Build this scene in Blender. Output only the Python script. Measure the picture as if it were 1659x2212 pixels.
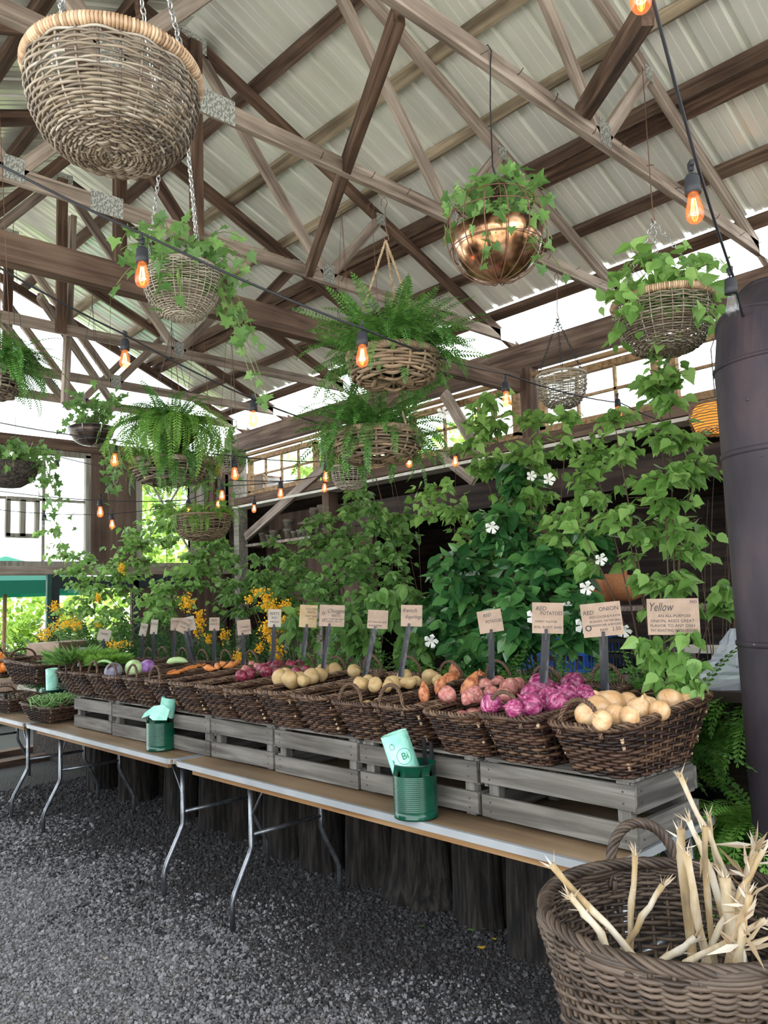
import bpy, math, random
import numpy as np
from mathutils import Vector, Matrix
random.seed(7); rng = np.random.default_rng(7)
PI = math.pi
for o in list(bpy.data.objects): bpy.data.objects.remove(o)
SC = bpy.context.scene; COL = SC.collection
R = math.radians

# ------------------------------------------------------------------ camera
CH, FPX, IW, IH = 1.55, 1700.0, 1659.0, 2212.0
PITCH, ROLL, YAW = R(6.333), R(2.057), R(43.65)
_f = np.array([math.sin(YAW)*math.cos(PITCH), math.cos(YAW)*math.cos(PITCH), math.sin(PITCH)])
_r = np.array([math.cos(YAW), -math.sin(YAW), 0.0]); _u = np.cross(_r, _f)
CU = _u*math.cos(ROLL)+_r*math.sin(ROLL); CR = _r*math.cos(ROLL)-_u*math.sin(ROLL); CF = _f
cam_data = bpy.data.cameras.new('camera'); cam = bpy.data.objects.new('camera', cam_data); COL.objects.link(cam)
cam_data.sensor_fit = 'VERTICAL'; cam_data.sensor_height = 24.0; cam_data.lens = FPX/IH*24.0
cam_data.clip_start = 0.05; cam_data.clip_end = 300
cam.matrix_world = Matrix(((CR[0], CU[0], -CF[0], 0), (CR[1], CU[1], -CF[1], 0), (CR[2], CU[2], -CF[2], CH), (0, 0, 0, 1)))
SC.camera = cam
def at(px, py, X=None, Y=None, Z=None, D=None):
    """world point seen at a photo pixel, on one known plane or at one known depth"""
    d = (px-IW/2)*CR-(py-IH/2)*CU+FPX*CF
    if X is not None: t = X/d[0]
    elif Y is not None: t = Y/d[1]
    elif Z is not None: t = (Z-CH)/d[2]
    else: t = D/FPX
    return Vector(d*t+np.array([0, 0, CH]))

# ------------------------------------------------------------------ light
SC.view_settings.view_transform = 'Standard'; SC.view_settings.look = 'None'
SC.view_settings.gamma = 1; SC.view_settings.exposure = 1.4; SC.view_settings.use_curve_mapping = False
world = bpy.data.worlds.new('overcast_sky'); SC.world = world; world.use_nodes = True
wn = world.node_tree; bg = wn.nodes['Background']
bg.inputs['Color'].default_value = (0.86, 0.93, 1.0, 1); bg.inputs['Strength'].default_value = 1.8
sd = bpy.data.lights.new('sun', 'SUN'); sd.energy = 5.0; sd.angle = R(3); sd.color = (1, 0.95, 0.86)
sun = bpy.data.objects.new('sun', sd); COL.objects.link(sun)
sun.rotation_euler = (R(38), R(-26), 0)          # high sun, outside only: the roof keeps it off the stalls

# ------------------------------------------------------------------ materials
def newmat(name):
    m = bpy.data.materials.new(name); m.use_nodes = True
    nt = m.node_tree; nt.nodes.clear(); out = nt.nodes.new('ShaderNodeOutputMaterial')
    return m, nt, out
def N(nt, t, **kw):
    n = nt.nodes.new(t)
    for k, v in kw.items(): setattr(n, k, v)
    return n
def ramp(nt, cols):
    r = N(nt, 'ShaderNodeValToRGB'); e = r.color_ramp.elements
    while len(e) < len(cols): e.new(0.5)
    for i, (p, c) in enumerate(cols): e[i].position = p; e[i].color = (*c, 1)
    return r
def coords(nt, scale, use='Object'):
    tc = N(nt, 'ShaderNodeTexCoord'); mp = N(nt, 'ShaderNodeMapping'); mp.inputs['Scale'].default_value = scale
    nt.links.new(tc.outputs[use], mp.inputs['Vector']); return mp.outputs['Vector']
def noisy(name, cols, scale=(8, 8, 8), nscale=1.0, detail=4, rough=0.7, metal=0.0, bump=0.3, bdist=0.01, island=0.0, spec=0.4, coat=0.0):
    """noise driven colour + bump; island: how much each strand/leaf shifts along the ramp"""
    m, nt, out = newmat(name); b = N(nt, 'ShaderNodeBsdfPrincipled'); L = nt.links.new
    v = coords(nt, scale)
    if island:
        geo0 = N(nt, 'ShaderNodeNewGeometry'); ad = N(nt, 'ShaderNodeVectorMath', operation='ADD')
        sc = N(nt, 'ShaderNodeMath', operation='MULTIPLY'); sc.inputs[1].default_value = 37.0
        L(geo0.outputs['Random Per Island'], sc.inputs[0]); L(v, ad.inputs[0]); L(sc.outputs[0], ad.inputs[1]); v = ad.outputs[0]
    n = N(nt, 'ShaderNodeTexNoise'); n.inputs['Scale'].default_value = nscale; n.inputs['Detail'].default_value = detail
    n.inputs['Roughness'].default_value = 0.6; L(v, n.inputs['Vector'])
    cb = N(nt, 'ShaderNodeMath', operation='MULTIPLY_ADD'); cb.use_clamp = True; cb.inputs[1].default_value = 2.0; cb.inputs[2].default_value = -0.5; L(n.outputs['Fac'], cb.inputs[0]); f = cb.outputs[0]
    if island:
        geo = N(nt, 'ShaderNodeNewGeometry'); mx = N(nt, 'ShaderNodeMix'); mx.inputs[0].default_value = island
        L(f, mx.inputs[2]); L(geo.outputs['Random Per Island'], mx.inputs[3]); f = mx.outputs[0]
    rp = ramp(nt, cols); L(f, rp.inputs['Fac']); L(rp.outputs['Color'], b.inputs['Base Color'])
    b.inputs['Roughness'].default_value = rough; b.inputs['Metallic'].default_value = metal
    b.inputs['Specular IOR Level'].default_value = spec; b.inputs['Coat Weight'].default_value = coat
    if bump:
        bp = N(nt, 'ShaderNodeBump'); bp.inputs['Strength'].default_value = bump; bp.inputs['Distance'].default_value = bdist
        L(n.outputs['Fac'], bp.inputs['Height']); L(bp.outputs['Normal'], b.inputs['Normal'])
    L(b.outputs[0], out.inputs[0]); return m
def wood(name, dark, mid, light, axis=0, rough=0.8, grain=1.0, spots=True):
    """long grain along one local axis"""
    s = [26*grain]*3; s[axis] = 1.6*grain
    m, nt, out = newmat(name); b = N(nt, 'ShaderNodeBsdfPrincipled'); L = nt.links.new
    v = coords(nt, tuple(s)); geo = N(nt, 'ShaderNodeNewGeometry'); oi = N(nt, 'ShaderNodeObjectInfo')
    sm = N(nt, 'ShaderNodeMath', operation='ADD'); L(geo.outputs['Random Per Island'], sm.inputs[0]); L(oi.outputs['Random'], sm.inputs[1])
    sc = N(nt, 'ShaderNodeMath', operation='MULTIPLY'); sc.inputs[1].default_value = 23.0; L(sm.outputs[0], sc.inputs[0])
    ad = N(nt, 'ShaderNodeVectorMath', operation='ADD'); L(v, ad.inputs[0]); L(sc.outputs[0], ad.inputs[1])
    n = N(nt, 'ShaderNodeTexNoise'); n.inputs['Scale'].default_value = 1.0; n.inputs['Detail'].default_value = 6; n.inputs['Distortion'].default_value = 0.6
    L(ad.outputs[0], n.inputs['Vector'])
    n2 = N(nt, 'ShaderNodeTexNoise'); n2.inputs['Scale'].default_value = 2.2; n2.inputs['Detail'].default_value = 3
    ad2 = N(nt, 'ShaderNodeVectorMath', operation='ADD'); L(coords(nt, (1, 1, 1)), ad2.inputs[0]); L(sc.outputs[0], ad2.inputs[1]); L(ad2.outputs[0], n2.inputs['Vector'])
    mx = N(nt, 'ShaderNodeMix'); mx.inputs[0].default_value = 0.35; L(n.outputs['Fac'], mx.inputs[2]); L(n2.outputs['Fac'], mx.inputs[3])
    rp = ramp(nt, [(0.36, dark), (0.5, mid), (0.62, light)]); L(mx.outputs[0], rp.inputs['Fac']); L(rp.outputs['Color'], b.inputs['Base Color'])
    bp = N(nt, 'ShaderNodeBump'); bp.inputs['Strength'].default_value = 0.5; bp.inputs['Distance'].default_value = 0.004
    L(n.outputs['Fac'], bp.inputs['Height']); L(bp.outputs['Normal'], b.inputs['Normal'])
    b.inputs['Roughness'].default_value = rough; b.inputs['Specular IOR Level'].default_value = 0.25
    L(b.outputs[0], out.inputs[0]); return m
def leafmat(name, a, b_, c, rough=0.45, trans=0.45, spec=0.4):
    m, nt, out = newmat(name); b = N(nt, 'ShaderNodeBsdfPrincipled'); L = nt.links.new
    geo = N(nt, 'ShaderNodeNewGeometry'); rp = ramp(nt, [(0.0, a), (0.5, b_), (1.0, c)]); L(geo.outputs['Random Per Island'], rp.inputs['Fac'])
    L(rp.outputs['Color'], b.inputs['Base Color']); b.inputs['Roughness'].default_value = rough; b.inputs['Specular IOR Level'].default_value = spec
    t = N(nt, 'ShaderNodeBsdfTranslucent'); hs = N(nt, 'ShaderNodeHueSaturation'); hs.inputs['Value'].default_value = 1.5; hs.inputs['Hue'].default_value = 0.485
    L(rp.outputs['Color'], hs.inputs['Color']); L(hs.outputs[0], t.inputs['Color'])
    mx = N(nt, 'ShaderNodeMixShader'); mx.inputs[0].default_value = trans; L(b.outputs[0], mx.inputs[1]); L(t.outputs[0], mx.inputs[2])
    L(mx.outputs[0], out.inputs[0]); return m
def flat(name, col, rough=0.6, metal=0.0, spec=0.4, coat=0.0):
    return noisy(name, [(0.3, tuple(c*0.88 for c in col)), (0.7, tuple(min(1, c*1.08) for c in col))], (9, 9, 9), 1.0, 3, rough, metal, 0.05, 0.002, 0, spec, coat)
def emis(name, col, s):
    m, nt, out = newmat(name); e = N(nt, 'ShaderNodeEmission'); e.inputs[0].default_value = (*col, 1); e.inputs[1].default_value = s
    nt.links.new(e.outputs[0], out.inputs[0]); return m
def glassy(name, col, mix=0.93, rough=0.02):
    m, nt, out = newmat(name); t = N(nt, 'ShaderNodeBsdfTransparent'); t.inputs[0].default_value = (*col, 1)
    g = N(nt, 'ShaderNodeBsdfGlossy'); g.inputs['Roughness'].default_value = rough
    mx = N(nt, 'ShaderNodeMixShader'); mx.inputs[0].default_value = 1-mix; L = nt.links.new; L(t.outputs[0], mx.inputs[1]); L(g.outputs[0], mx.inputs[2])
    L(mx.outputs[0], out.inputs[0]); return m
M = {}
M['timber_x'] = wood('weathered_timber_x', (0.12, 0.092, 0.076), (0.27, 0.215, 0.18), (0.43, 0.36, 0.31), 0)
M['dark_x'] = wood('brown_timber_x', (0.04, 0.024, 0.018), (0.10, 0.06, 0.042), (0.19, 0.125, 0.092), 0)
M['purlin'] = wood('purlin_timber', (0.045, 0.027, 0.02), (0.10, 0.064, 0.047), (0.17, 0.12, 0.09), 0)
M['logp'] = wood('peeled_log', (0.06, 0.045, 0.03), (0.17, 0.135, 0.095), (0.38, 0.31, 0.22), 0, grain=0.5)
M['beam'] = wood('tie_beam_timber', (0.0527, 0.031, 0.0229), (0.105, 0.0651, 0.0465), (0.161, 0.108, 0.0775), 0)
M['frame'] = wood('window_frame_timber', (0.16, 0.10, 0.05), (0.30, 0.19, 0.10), (0.42, 0.29, 0.17), 0)
M['greyframe'] = wood('grey_frame_timber', (0.154, 0.14, 0.105), (0.252, 0.238, 0.196), (0.336, 0.315, 0.266), 2)
M['ply'] = wood('brown_plywood', (0.0595, 0.0382, 0.0272), (0.106, 0.068, 0.051), (0.153, 0.106, 0.0808), 2, grain=0.4)
M['crate'] = wood('grey_crate_wood', (0.0616, 0.0549, 0.0478), (0.123, 0.112, 0.098), (0.194, 0.18, 0.159), 1, grain=1.3)
M['crate_x'] = wood('grey_crate_wood_x', (0.0562, 0.051, 0.0459), (0.122, 0.113, 0.102), (0.194, 0.184, 0.169), 0, grain=1.3)
M['crate_z'] = wood('grey_crate_wood_z', (0.0626, 0.0578, 0.0482), (0.13, 0.121, 0.106), (0.193, 0.178, 0.16), 2, grain=1.3)
M['ply_top'] = wood('worn_tabletop_ply', (0.128, 0.0825, 0.0488), (0.255, 0.169, 0.0975), (0.345, 0.247, 0.158), 1, 0.42, grain=0.35)
M['apron'] = wood('orange_apron_wood', (0.225, 0.112, 0.045), (0.315, 0.173, 0.075), (0.375, 0.225, 0.112), 1, 0.6)
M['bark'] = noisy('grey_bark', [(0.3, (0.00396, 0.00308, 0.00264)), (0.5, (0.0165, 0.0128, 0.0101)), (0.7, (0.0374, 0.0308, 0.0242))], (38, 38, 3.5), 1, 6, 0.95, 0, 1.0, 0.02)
M['white_ledge'] = flat('pale_ledge_paint', (0.6, 0.57, 0.5))
M['steel'] = noisy('galvanised_leg_steel', [(0.35, (0.154, 0.165, 0.182)), (0.65, (0.275, 0.286, 0.303))], (14, 14, 14), 1, 3, 0.38, 0.85, 0.05)
M['alu'] = noisy('table_edge_metal', [(0.3, (0.33, 0.35, 0.37)), (0.7, (0.42, 0.44, 0.46))], (3, 3, 3), 1, 2, 0.45, 0.3, 0.0)
M['chain'] = noisy('zinc_chain', [(0.35, (0.35, 0.36, 0.36)), (0.65, (0.6, 0.6, 0.6))], (60, 60, 60), 1, 2, 0.35, 0.9, 0)
M['iron'] = flat('dark_iron', (0.035, 0.035, 0.04), 0.5, 0.5)
M['rustwire'] = flat('rusty_wire', (0.16, 0.085, 0.055), 0.7, 0.3)
M['plate'] = noisy('gusset_plate_metal', [(0.45, (0.28, 0.294, 0.28)), (0.55, (0.588, 0.602, 0.588))], (110, 110, 60), 1, 1, 0.4, 0.7, 0.6, 0.003)
M['nail'] = flat('nail_iron', (0.06, 0.045, 0.04), 0.6, 0.4)
M['pipe'] = noisy('brown_stove_pipe', [(0.25, (0.0205, 0.0154, 0.0227)), (0.5, (0.0335, 0.0256, 0.0351)), (0.75, (0.054, 0.0369, 0.0425))], (5, 5, 2), 1, 8, 0.62, 0.25, 0.25, 0.004, spec=0.5)
M['rubber'] = flat('black_rubber', (0.022, 0.024, 0.030), 0.55)
M['blackpaint'] = noisy('black_stake', [(0.4, (0.02, 0.021, 0.026)), (0.6, (0.035, 0.036, 0.042)), (0.72, (0.10, 0.10, 0.11))], (20, 20, 5), 1, 4, 0.45, 0, 0.1)
M['willow'] = noisy('brown_willow', [(0.15, (0.00814, 0.00382, 0.00311)), (0.4, (0.0279, 0.0127, 0.0083)), (0.62, (0.0563, 0.026, 0.0155)), (0.85, (0.121, 0.0665, 0.0363))], (30, 30, 30), 1, 3, 0.5, 0, 0.25, 0.002, island=0.72)
M['willow_rim'] = noisy('brown_willow_rim', [(0.15, (0.0248, 0.013, 0.00792)), (0.5, (0.0792, 0.041, 0.0238)), (0.85, (0.178, 0.108, 0.0634))], (30, 30, 30), 1, 3, 0.5, 0, 0.25, 0.002, island=0.7)
M['wicker'] = noisy('grey_wicker', [(0.1, (0.068, 0.052, 0.04)), (0.4, (0.152, 0.12, 0.088)), (0.65, (0.24, 0.192, 0.136)), (0.9, (0.376, 0.344, 0.304))], (18, 18, 18), 1, 3, 0.55, 0, 0.25, 0.002, island=0.65)
M['wicker_warm'] = noisy('tan_wicker', [(0.1, (0.084, 0.0595, 0.0385)), (0.5, (0.21, 0.15, 0.098)), (0.9, (0.322, 0.231, 0.14))], (18, 18, 18), 1, 3, 0.55, 0, 0.25, 0.002, island=0.65)
M['wicker_pale'] = noisy('pale_wicker', [(0.1, (0.153, 0.131, 0.099)), (0.5, (0.297, 0.261, 0.203)), (0.9, (0.432, 0.387, 0.315))], (18, 18, 18), 1, 3, 0.55, 0, 0.25, 0.002, island=0.6)
M['cane'] = noisy('tan_cane_wrap', [(0.2, (0.28, 0.175, 0.10)), (0.5, (0.45, 0.30, 0.19)), (0.8, (0.56, 0.42, 0.28))], (18, 18, 18), 1, 3, 0.5, 0, 0.2, 0.002, island=0.6)
M['brown_wicker'] = noisy('brown_wicker', [(0.1, (0.0215, 0.0135, 0.0102)), (0.45, (0.0596, 0.0396, 0.0275)), (0.85, (0.119, 0.0833, 0.0592))], (14, 14, 14), 1, 3, 0.5, 0, 0.3, 0.002, island=0.55)
M['rope'] = noisy('tan_rope', [(0.3, (0.234, 0.162, 0.09)), (0.7, (0.378, 0.279, 0.18))], (90, 90, 30), 1, 2, 0.9, 0, 0.5)
M['copper'] = noisy('aged_copper', [(0.32, (0.10, 0.05, 0.03)), (0.48, (0.36, 0.19, 0.10)), (0.6, (0.60, 0.33, 0.19)), (0.7, (0.70, 0.47, 0.33))], (9, 9, 9), 1, 3, 0.22, 0.9, 0.15, 0.004)
M['darkbowl'] = noisy('dark_tin_bowl', [(0.3, (0.04, 0.03, 0.028)), (0.7, (0.12, 0.085, 0.07))], (9, 9, 3), 1, 3, 0.35, 0.6, 0.2)
M['coir'] = noisy('dark_coir', [(0.3, (0.02, 0.017, 0.014)), (0.7, (0.09, 0.075, 0.06))], (60, 60, 60), 1, 4, 0.95, 0, 1.0, 0.01)
M['soil'] = noisy('dark_soil', [(0.3, (0.012, 0.009, 0.007)), (0.7, (0.04, 0.03, 0.024))], (30, 30, 30), 1, 5, 1, 0, 1.0, 0.02)
M['can'] = noisy('green_can_enamel', [(0.3, (0.002, 0.050, 0.028)), (0.7, (0.004, 0.075, 0.042))], (6, 6, 6), 1, 3, 0.22, 0.1, 0.06, spec=0.6)
M['bagroll'] = noisy('mint_bag_roll', [(0.3, (0.22, 0.56, 0.45)), (0.7, (0.40, 0.76, 0.63))], (12, 12, 12), 1, 4, 0.35, 0, 0.4, 0.004)
M['print_green'] = flat('printed_green_ink', (0.01, 0.22, 0.11))
M['ink'] = flat('black_ink', (0.03, 0.025, 0.03))
M['kraft'] = noisy('kraft_card', [(0.3, (0.257, 0.168, 0.109)), (0.7, (0.335, 0.226, 0.156))], (12, 12, 12), 1, 5, 0.35, 0, 0.05, spec=0.5)
M['kraft_grey'] = noisy('pale_kraft_card', [(0.3, (0.34, 0.289, 0.23)), (0.7, (0.425, 0.365, 0.289))], (12, 12, 12), 1, 5, 0.4, 0, 0.05)
M['kraft_gold'] = noisy('golden_kraft_card', [(0.3, (0.336, 0.224, 0.104)), (0.7, (0.416, 0.296, 0.152))], (12, 12, 12), 1, 5, 0.4, 0, 0.05)
M['pot'] = noisy('grey_clay_pot', [(0.3, (0.13, 0.11, 0.085)), (0.7, (0.26, 0.225, 0.18))], (8, 8, 8), 1, 4, 0.9, 0, 0.2)
M['terracotta'] = flat('terracotta', (0.42, 0.17, 0.07), 0.8)
M['bark_twig'] = flat('brown_twig', (0.09, 0.055, 0.035), 0.8)
M['green_twig'] = flat('green_twig', (0.14, 0.17, 0.06), 0.7)
M['leaf_birch'] = leafmat('birch_leaf', (0.0961, 0.207, 0.0427), (0.173, 0.342, 0.0793), (0.295, 0.488, 0.146))
M['leaf_mid'] = leafmat('shrub_leaf', (0.064, 0.152, 0.0366), (0.115, 0.244, 0.061), (0.205, 0.366, 0.104))
M['leaf_gloss'] = leafmat('glossy_vine_leaf', (0.0172, 0.0747, 0.023), (0.0403, 0.138, 0.0403), (0.103, 0.265, 0.069), 0.22, 0.25, 0.6)
M['leaf_ivy'] = leafmat('ivy_leaf', (0.0648, 0.151, 0.0378), (0.119, 0.248, 0.0648), (0.205, 0.367, 0.108), 0.4, 0.4)
M['leaf_fern'] = leafmat('fern_frond', (0.0403, 0.121, 0.0253), (0.0747, 0.201, 0.0403), (0.127, 0.299, 0.0633), 0.5, 0.4)
M['leaf_fern_bright'] = leafmat('bright_fern_frond', (0.10, 0.26, 0.045), (0.17, 0.38, 0.07), (0.27, 0.50, 0.11), 0.5, 0.45)
M['leaf_fern_light'] = leafmat('light_fern_frond', (0.08, 0.20, 0.035), (0.14, 0.31, 0.05), (0.21, 0.41, 0.08), 0.5, 0.45)
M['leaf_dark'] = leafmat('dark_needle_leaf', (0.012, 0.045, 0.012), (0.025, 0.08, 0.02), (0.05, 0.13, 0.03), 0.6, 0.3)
M['leaf_out'] = leafmat('sunlit_hedge_leaf', (0.10, 0.20, 0.03), (0.22, 0.36, 0.06), (0.36, 0.50, 0.12), 0.6, 0.5)
M['feather'] = leafmat('feathery_green', (0.10, 0.24, 0.03), (0.16, 0.33, 0.05), (0.24, 0.42, 0.09), 0.6, 0.4)
M['goldenrod'] = leafmat('golden_blossom', (0.62, 0.34, 0.01), (0.78, 0.48, 0.02), (0.85, 0.60, 0.06), 0.7, 0.3)
M['petal_white'] = leafmat('white_petal', (0.792, 0.792, 0.748), (0.88, 0.88, 0.836), (0.946, 0.946, 0.913), 0.6, 0.3)
M['onion'] = noisy('yellow_onion_skin', [(0.1, (0.46, 0.24, 0.10)), (0.45, (0.60, 0.36, 0.18)), (0.75, (0.66, 0.45, 0.26)), (1.0, (0.70, 0.56, 0.36))], (1.8, 1.8, 0.5), 1, 4, 0.32, 0, 0.1, 0.02)
M['red_onion'] = noisy('red_onion_skin', [(0.2, (0.10, 0.008, 0.035)), (0.45, (0.27, 0.03, 0.11)), (0.7, (0.46, 0.13, 0.25)), (0.92, (0.62, 0.42, 0.46))], (4, 4, 1.6), 1, 4, 0.32, 0, 0.15, 0.003)
M['potato'] = noisy('gold_potato_skin', [(0.1, (0.379, 0.242, 0.103)), (0.5, (0.469, 0.317, 0.145)), (0.9, (0.529, 0.382, 0.205))], (1, 1, 1), 1, 5, 0.6, 0, 0.1, 0.02)
M['sweet'] = noisy('sweet_potato_skin', [(0.25, (0.24, 0.07, 0.035)), (0.5, (0.50, 0.165, 0.065)), (0.75, (0.58, 0.27, 0.13))], (1.7, 1.7, 1.7), 1, 5, 0.55, 0, 0.25, 0.006)
M['red_potato'] = noisy('red_potato_skin', [(0.25, (0.30, 0.085, 0.075)), (0.5, (0.46, 0.16, 0.14)), (0.75, (0.52, 0.30, 0.24))], (2.0, 2.0, 2.0), 1, 5, 0.55, 0, 0.2, 0.004)
M['beet'] = noisy('beet_skin', [(0.25, (0.06, 0.014, 0.02)), (0.5, (0.20, 0.020, 0.045)), (0.75, (0.36, 0.07, 0.10))], (2.0, 2.0, 2.0), 1, 5, 0.45, 0, 0.2, 0.004)
M['carrot'] = noisy('carrot_skin', [(0.25, (0.50, 0.14, 0.03)), (0.75, (0.72, 0.27, 0.07))], (5.6, 5.6, 1.1), 1, 4, 0.5, 0, 0.2, 0.003)
M['kohl_green'] = noisy('pale_green_kohlrabi', [(0.3, (0.36, 0.52, 0.22)), (0.7, (0.58, 0.70, 0.40))], (1.4, 1.4, 1.4), 1, 3, 0.45)
M['kohl_purple'] = noisy('purple_kohlrabi', [(0.3, (0.20, 0.08, 0.28)), (0.7, (0.38, 0.20, 0.46))], (1.4, 1.4, 1.4), 1, 3, 0.45)
M['cabbage_grey'] = noisy('grey_purple_cabbage', [(0.3, (0.13, 0.12, 0.17)), (0.7, (0.27, 0.26, 0.33))], (1.4, 1.4, 1.4), 1, 3, 0.5)
M['orange_veg'] = flat('orange_pumpkin_skin', (0.80, 0.24, 0.03), 0.45)
M['green_bean'] = flat('green_scape', (0.22, 0.40, 0.13), 0.5)
M['corn'] = noisy('dry_corn_stalk', [(0.2, (0.128, 0.096, 0.064)), (0.42, (0.336, 0.232, 0.112)), (0.6, (0.48, 0.4, 0.288)), (0.8, (0.592, 0.544, 0.48))], (14, 14, 5), 1, 4, 0.75, 0, 0.3, 0.003, island=0.35)
M['husk'] = leafmat('dry_husk', (0.30, 0.20, 0.10), (0.52, 0.42, 0.29), (0.72, 0.66, 0.56), 0.8, 0.3)
M['umbrella'] = leafmat('green_canvas', (0.005, 0.115, 0.075), (0.006, 0.125, 0.082), (0.007, 0.135, 0.09), 0.8, 0.25)
M['umb_pole'] = flat('umbrella_pole_wood', (0.30, 0.13, 0.08))
M['green_paint'] = flat('dark_green_paint', (0.02, 0.08, 0.06), 0.6)
M['navy_paint'] = flat('dark_blue_grey_paint', (0.02, 0.03, 0.035), 0.6)
M['bluecrate'] = flat('blue_plastic', (0.03, 0.13, 0.50), 0.4)
M['blackcrate'] = flat('black_plastic', (0.012, 0.013, 0.016), 0.5)
M['mint'] = flat('pale_mint_box', (0.45, 0.68, 0.60), 0.6)
M['amber'] = emis('glowing_amber_shade', (1.0, 0.38, 0.06), 0.45)
M['filament'] = emis('hot_filament', (1.0, 0.36, 0.08), 30.0)
def ambermat():
    m = glassy('amber_bulb_glass', (1.0, 0.62, 0.38), 0.93); nt = m.node_tree; out = [n for n in nt.nodes if n.type == 'OUTPUT_MATERIAL'][0]
    src = out.inputs[0].links[0].from_socket; e = N(nt, 'ShaderNodeEmission'); e.inputs[0].default_value = (1, 0.33, 0.12, 1); e.inputs[1].default_value = 0.16
    a = N(nt, 'ShaderNodeAddShader'); nt.links.new(src, a.inputs[0]); nt.links.new(e.outputs[0], a.inputs[1]); nt.links.new(a.outputs[0], out.inputs[0]); return m
M['amberglass'] = ambermat()
M['clearglass'] = glassy('clear_bulb_glass', (0.93, 0.95, 0.97))
M['pane'] = glassy('window_glass', (0.97, 0.99, 0.98))
def bagmat():
    m, nt, out = newmat('clear_plastic_bag'); t = N(nt, 'ShaderNodeBsdfTransparent'); b = N(nt, 'ShaderNodeBsdfPrincipled'); b.inputs['Base Color'].default_value = (0.72, 0.76, 0.84, 1); b.inputs['Roughness'].default_value = 0.2
    mx = N(nt, 'ShaderNodeMixShader'); mx.inputs[0].default_value = 0.42; nt.links.new(t.outputs[0], mx.inputs[1]); nt.links.new(b.outputs[0], mx.inputs[2]); nt.links.new(mx.outputs[0], out.inputs[0]); return m
M['plasticbag'] = bagmat()
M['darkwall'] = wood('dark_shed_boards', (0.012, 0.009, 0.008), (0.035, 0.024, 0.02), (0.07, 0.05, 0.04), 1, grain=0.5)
M['label_red'] = flat('worn_red_board', (0.18, 0.05, 0.04))
def sheetmat():
    m, nt, out = newmat('roof_sheet_metal'); b = N(nt, 'ShaderNodeBsdfPrincipled'); L = nt.links.new
    n = N(nt, 'ShaderNodeTexNoise'); L(coords(nt, (0.8, 5.0, 0.8)), n.inputs['Vector']); n.inputs['Scale'].default_value = 1; n.inputs['Detail'].default_value = 3
    rp = ramp(nt, [(0.35, (0.76, 0.78, 0.71)), (0.6, (0.90, 0.91, 0.86))]); L(n.outputs['Fac'], rp.inputs['Fac']); L(rp.outputs['Color'], b.inputs['Base Color'])
    b.inputs['Metallic'].default_value = 0.4; b.inputs['Roughness'].default_value = 0.25
    L(b.outputs[0], out.inputs[0]); return m
M['sheet'] = sheetmat()
def translucent(name, col, t=0.7):
    m, nt, out = newmat(name); d = N(nt, 'ShaderNodeBsdfDiffuse'); d.inputs[0].default_value = (*col, 1)
    tr = N(nt, 'ShaderNodeBsdfTranslucent'); tr.inputs[0].default_value = (*col, 1); mx = N(nt, 'ShaderNodeMixShader'); mx.inputs[0].default_value = t
    nt.links.new(d.outputs[0], mx.inputs[1]); nt.links.new(tr.outputs[0], mx.inputs[2]); nt.links.new(mx.outputs[0], out.inputs[0]); return m
M['clearsheet'] = translucent('translucent_roof_panel', (0.92, 0.95, 0.93))
def gravelmat():
    m, nt, out = newmat('gravel_bed'); b = N(nt, 'ShaderNodeBsdfPrincipled'); L = nt.links.new
    v = N(nt, 'ShaderNodeTexVoronoi'); L(coords(nt, (75, 75, 75)), v.inputs['Vector']); v.inputs['Scale'].default_value = 1
    rp = ramp(nt, [(0.0, (0.03, 0.027, 0.026)), (0.5, (0.09, 0.082, 0.078)), (1.0, (0.22, 0.205, 0.195))])
    sx = N(nt, 'ShaderNodeSeparateColor'); L(v.outputs['Color'], sx.inputs[0]); L(sx.outputs[0], rp.inputs['Fac'])
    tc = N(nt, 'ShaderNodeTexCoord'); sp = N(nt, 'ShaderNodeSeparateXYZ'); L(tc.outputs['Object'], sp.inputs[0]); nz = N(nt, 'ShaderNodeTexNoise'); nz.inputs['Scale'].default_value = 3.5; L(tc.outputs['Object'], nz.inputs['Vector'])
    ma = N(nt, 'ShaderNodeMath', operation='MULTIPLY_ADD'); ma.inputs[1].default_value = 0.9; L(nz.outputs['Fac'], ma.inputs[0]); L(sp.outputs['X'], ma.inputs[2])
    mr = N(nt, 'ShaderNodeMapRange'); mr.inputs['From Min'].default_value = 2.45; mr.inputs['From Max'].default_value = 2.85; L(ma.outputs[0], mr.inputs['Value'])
    mc = N(nt, 'ShaderNodeMix', data_type='RGBA'); mc.inputs[7].default_value = (0.022, 0.019, 0.017, 1); L(mr.outputs[0], mc.inputs[0]); L(rp.outputs['Color'], mc.inputs[6]); L(mc.outputs[2], b.inputs['Base Color'])  # dark soil toward the bed, with the under-table shade put into its colour
    bp = N(nt, 'ShaderNodeBump'); bp.inputs['Strength'].default_value = 1.0; bp.inputs['Distance'].default_value = 0.012; bp.invert = True
    L(v.outputs['Distance'], bp.inputs['Height']); L(bp.outputs['Normal'], b.inputs['Normal']); b.inputs['Roughness'].default_value = 0.75
    L(b.outputs[0], out.inputs[0]); return m
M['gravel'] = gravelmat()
M['pebble'] = leafmat('grey_pebble', (0.10, 0.095, 0.102), (0.19, 0.182, 0.188), (0.32, 0.31, 0.32), 0.6, 0.0)
M['shadepebble'] = leafmat('shaded_earth_lump', (0.016, 0.015, 0.016), (0.034, 0.031, 0.031), (0.075, 0.072, 0.075), 0.8, 0.0)  # earth and stones darkened to carry the shade beneath the tables
M['outground'] = noisy('pale_outside_ground', [(0.3, (0.435, 0.406, 0.348)), (0.7, (0.754, 0.725, 0.638))], (2, 2, 2), 1, 6, 0.9, 0, 0.3)

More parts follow.
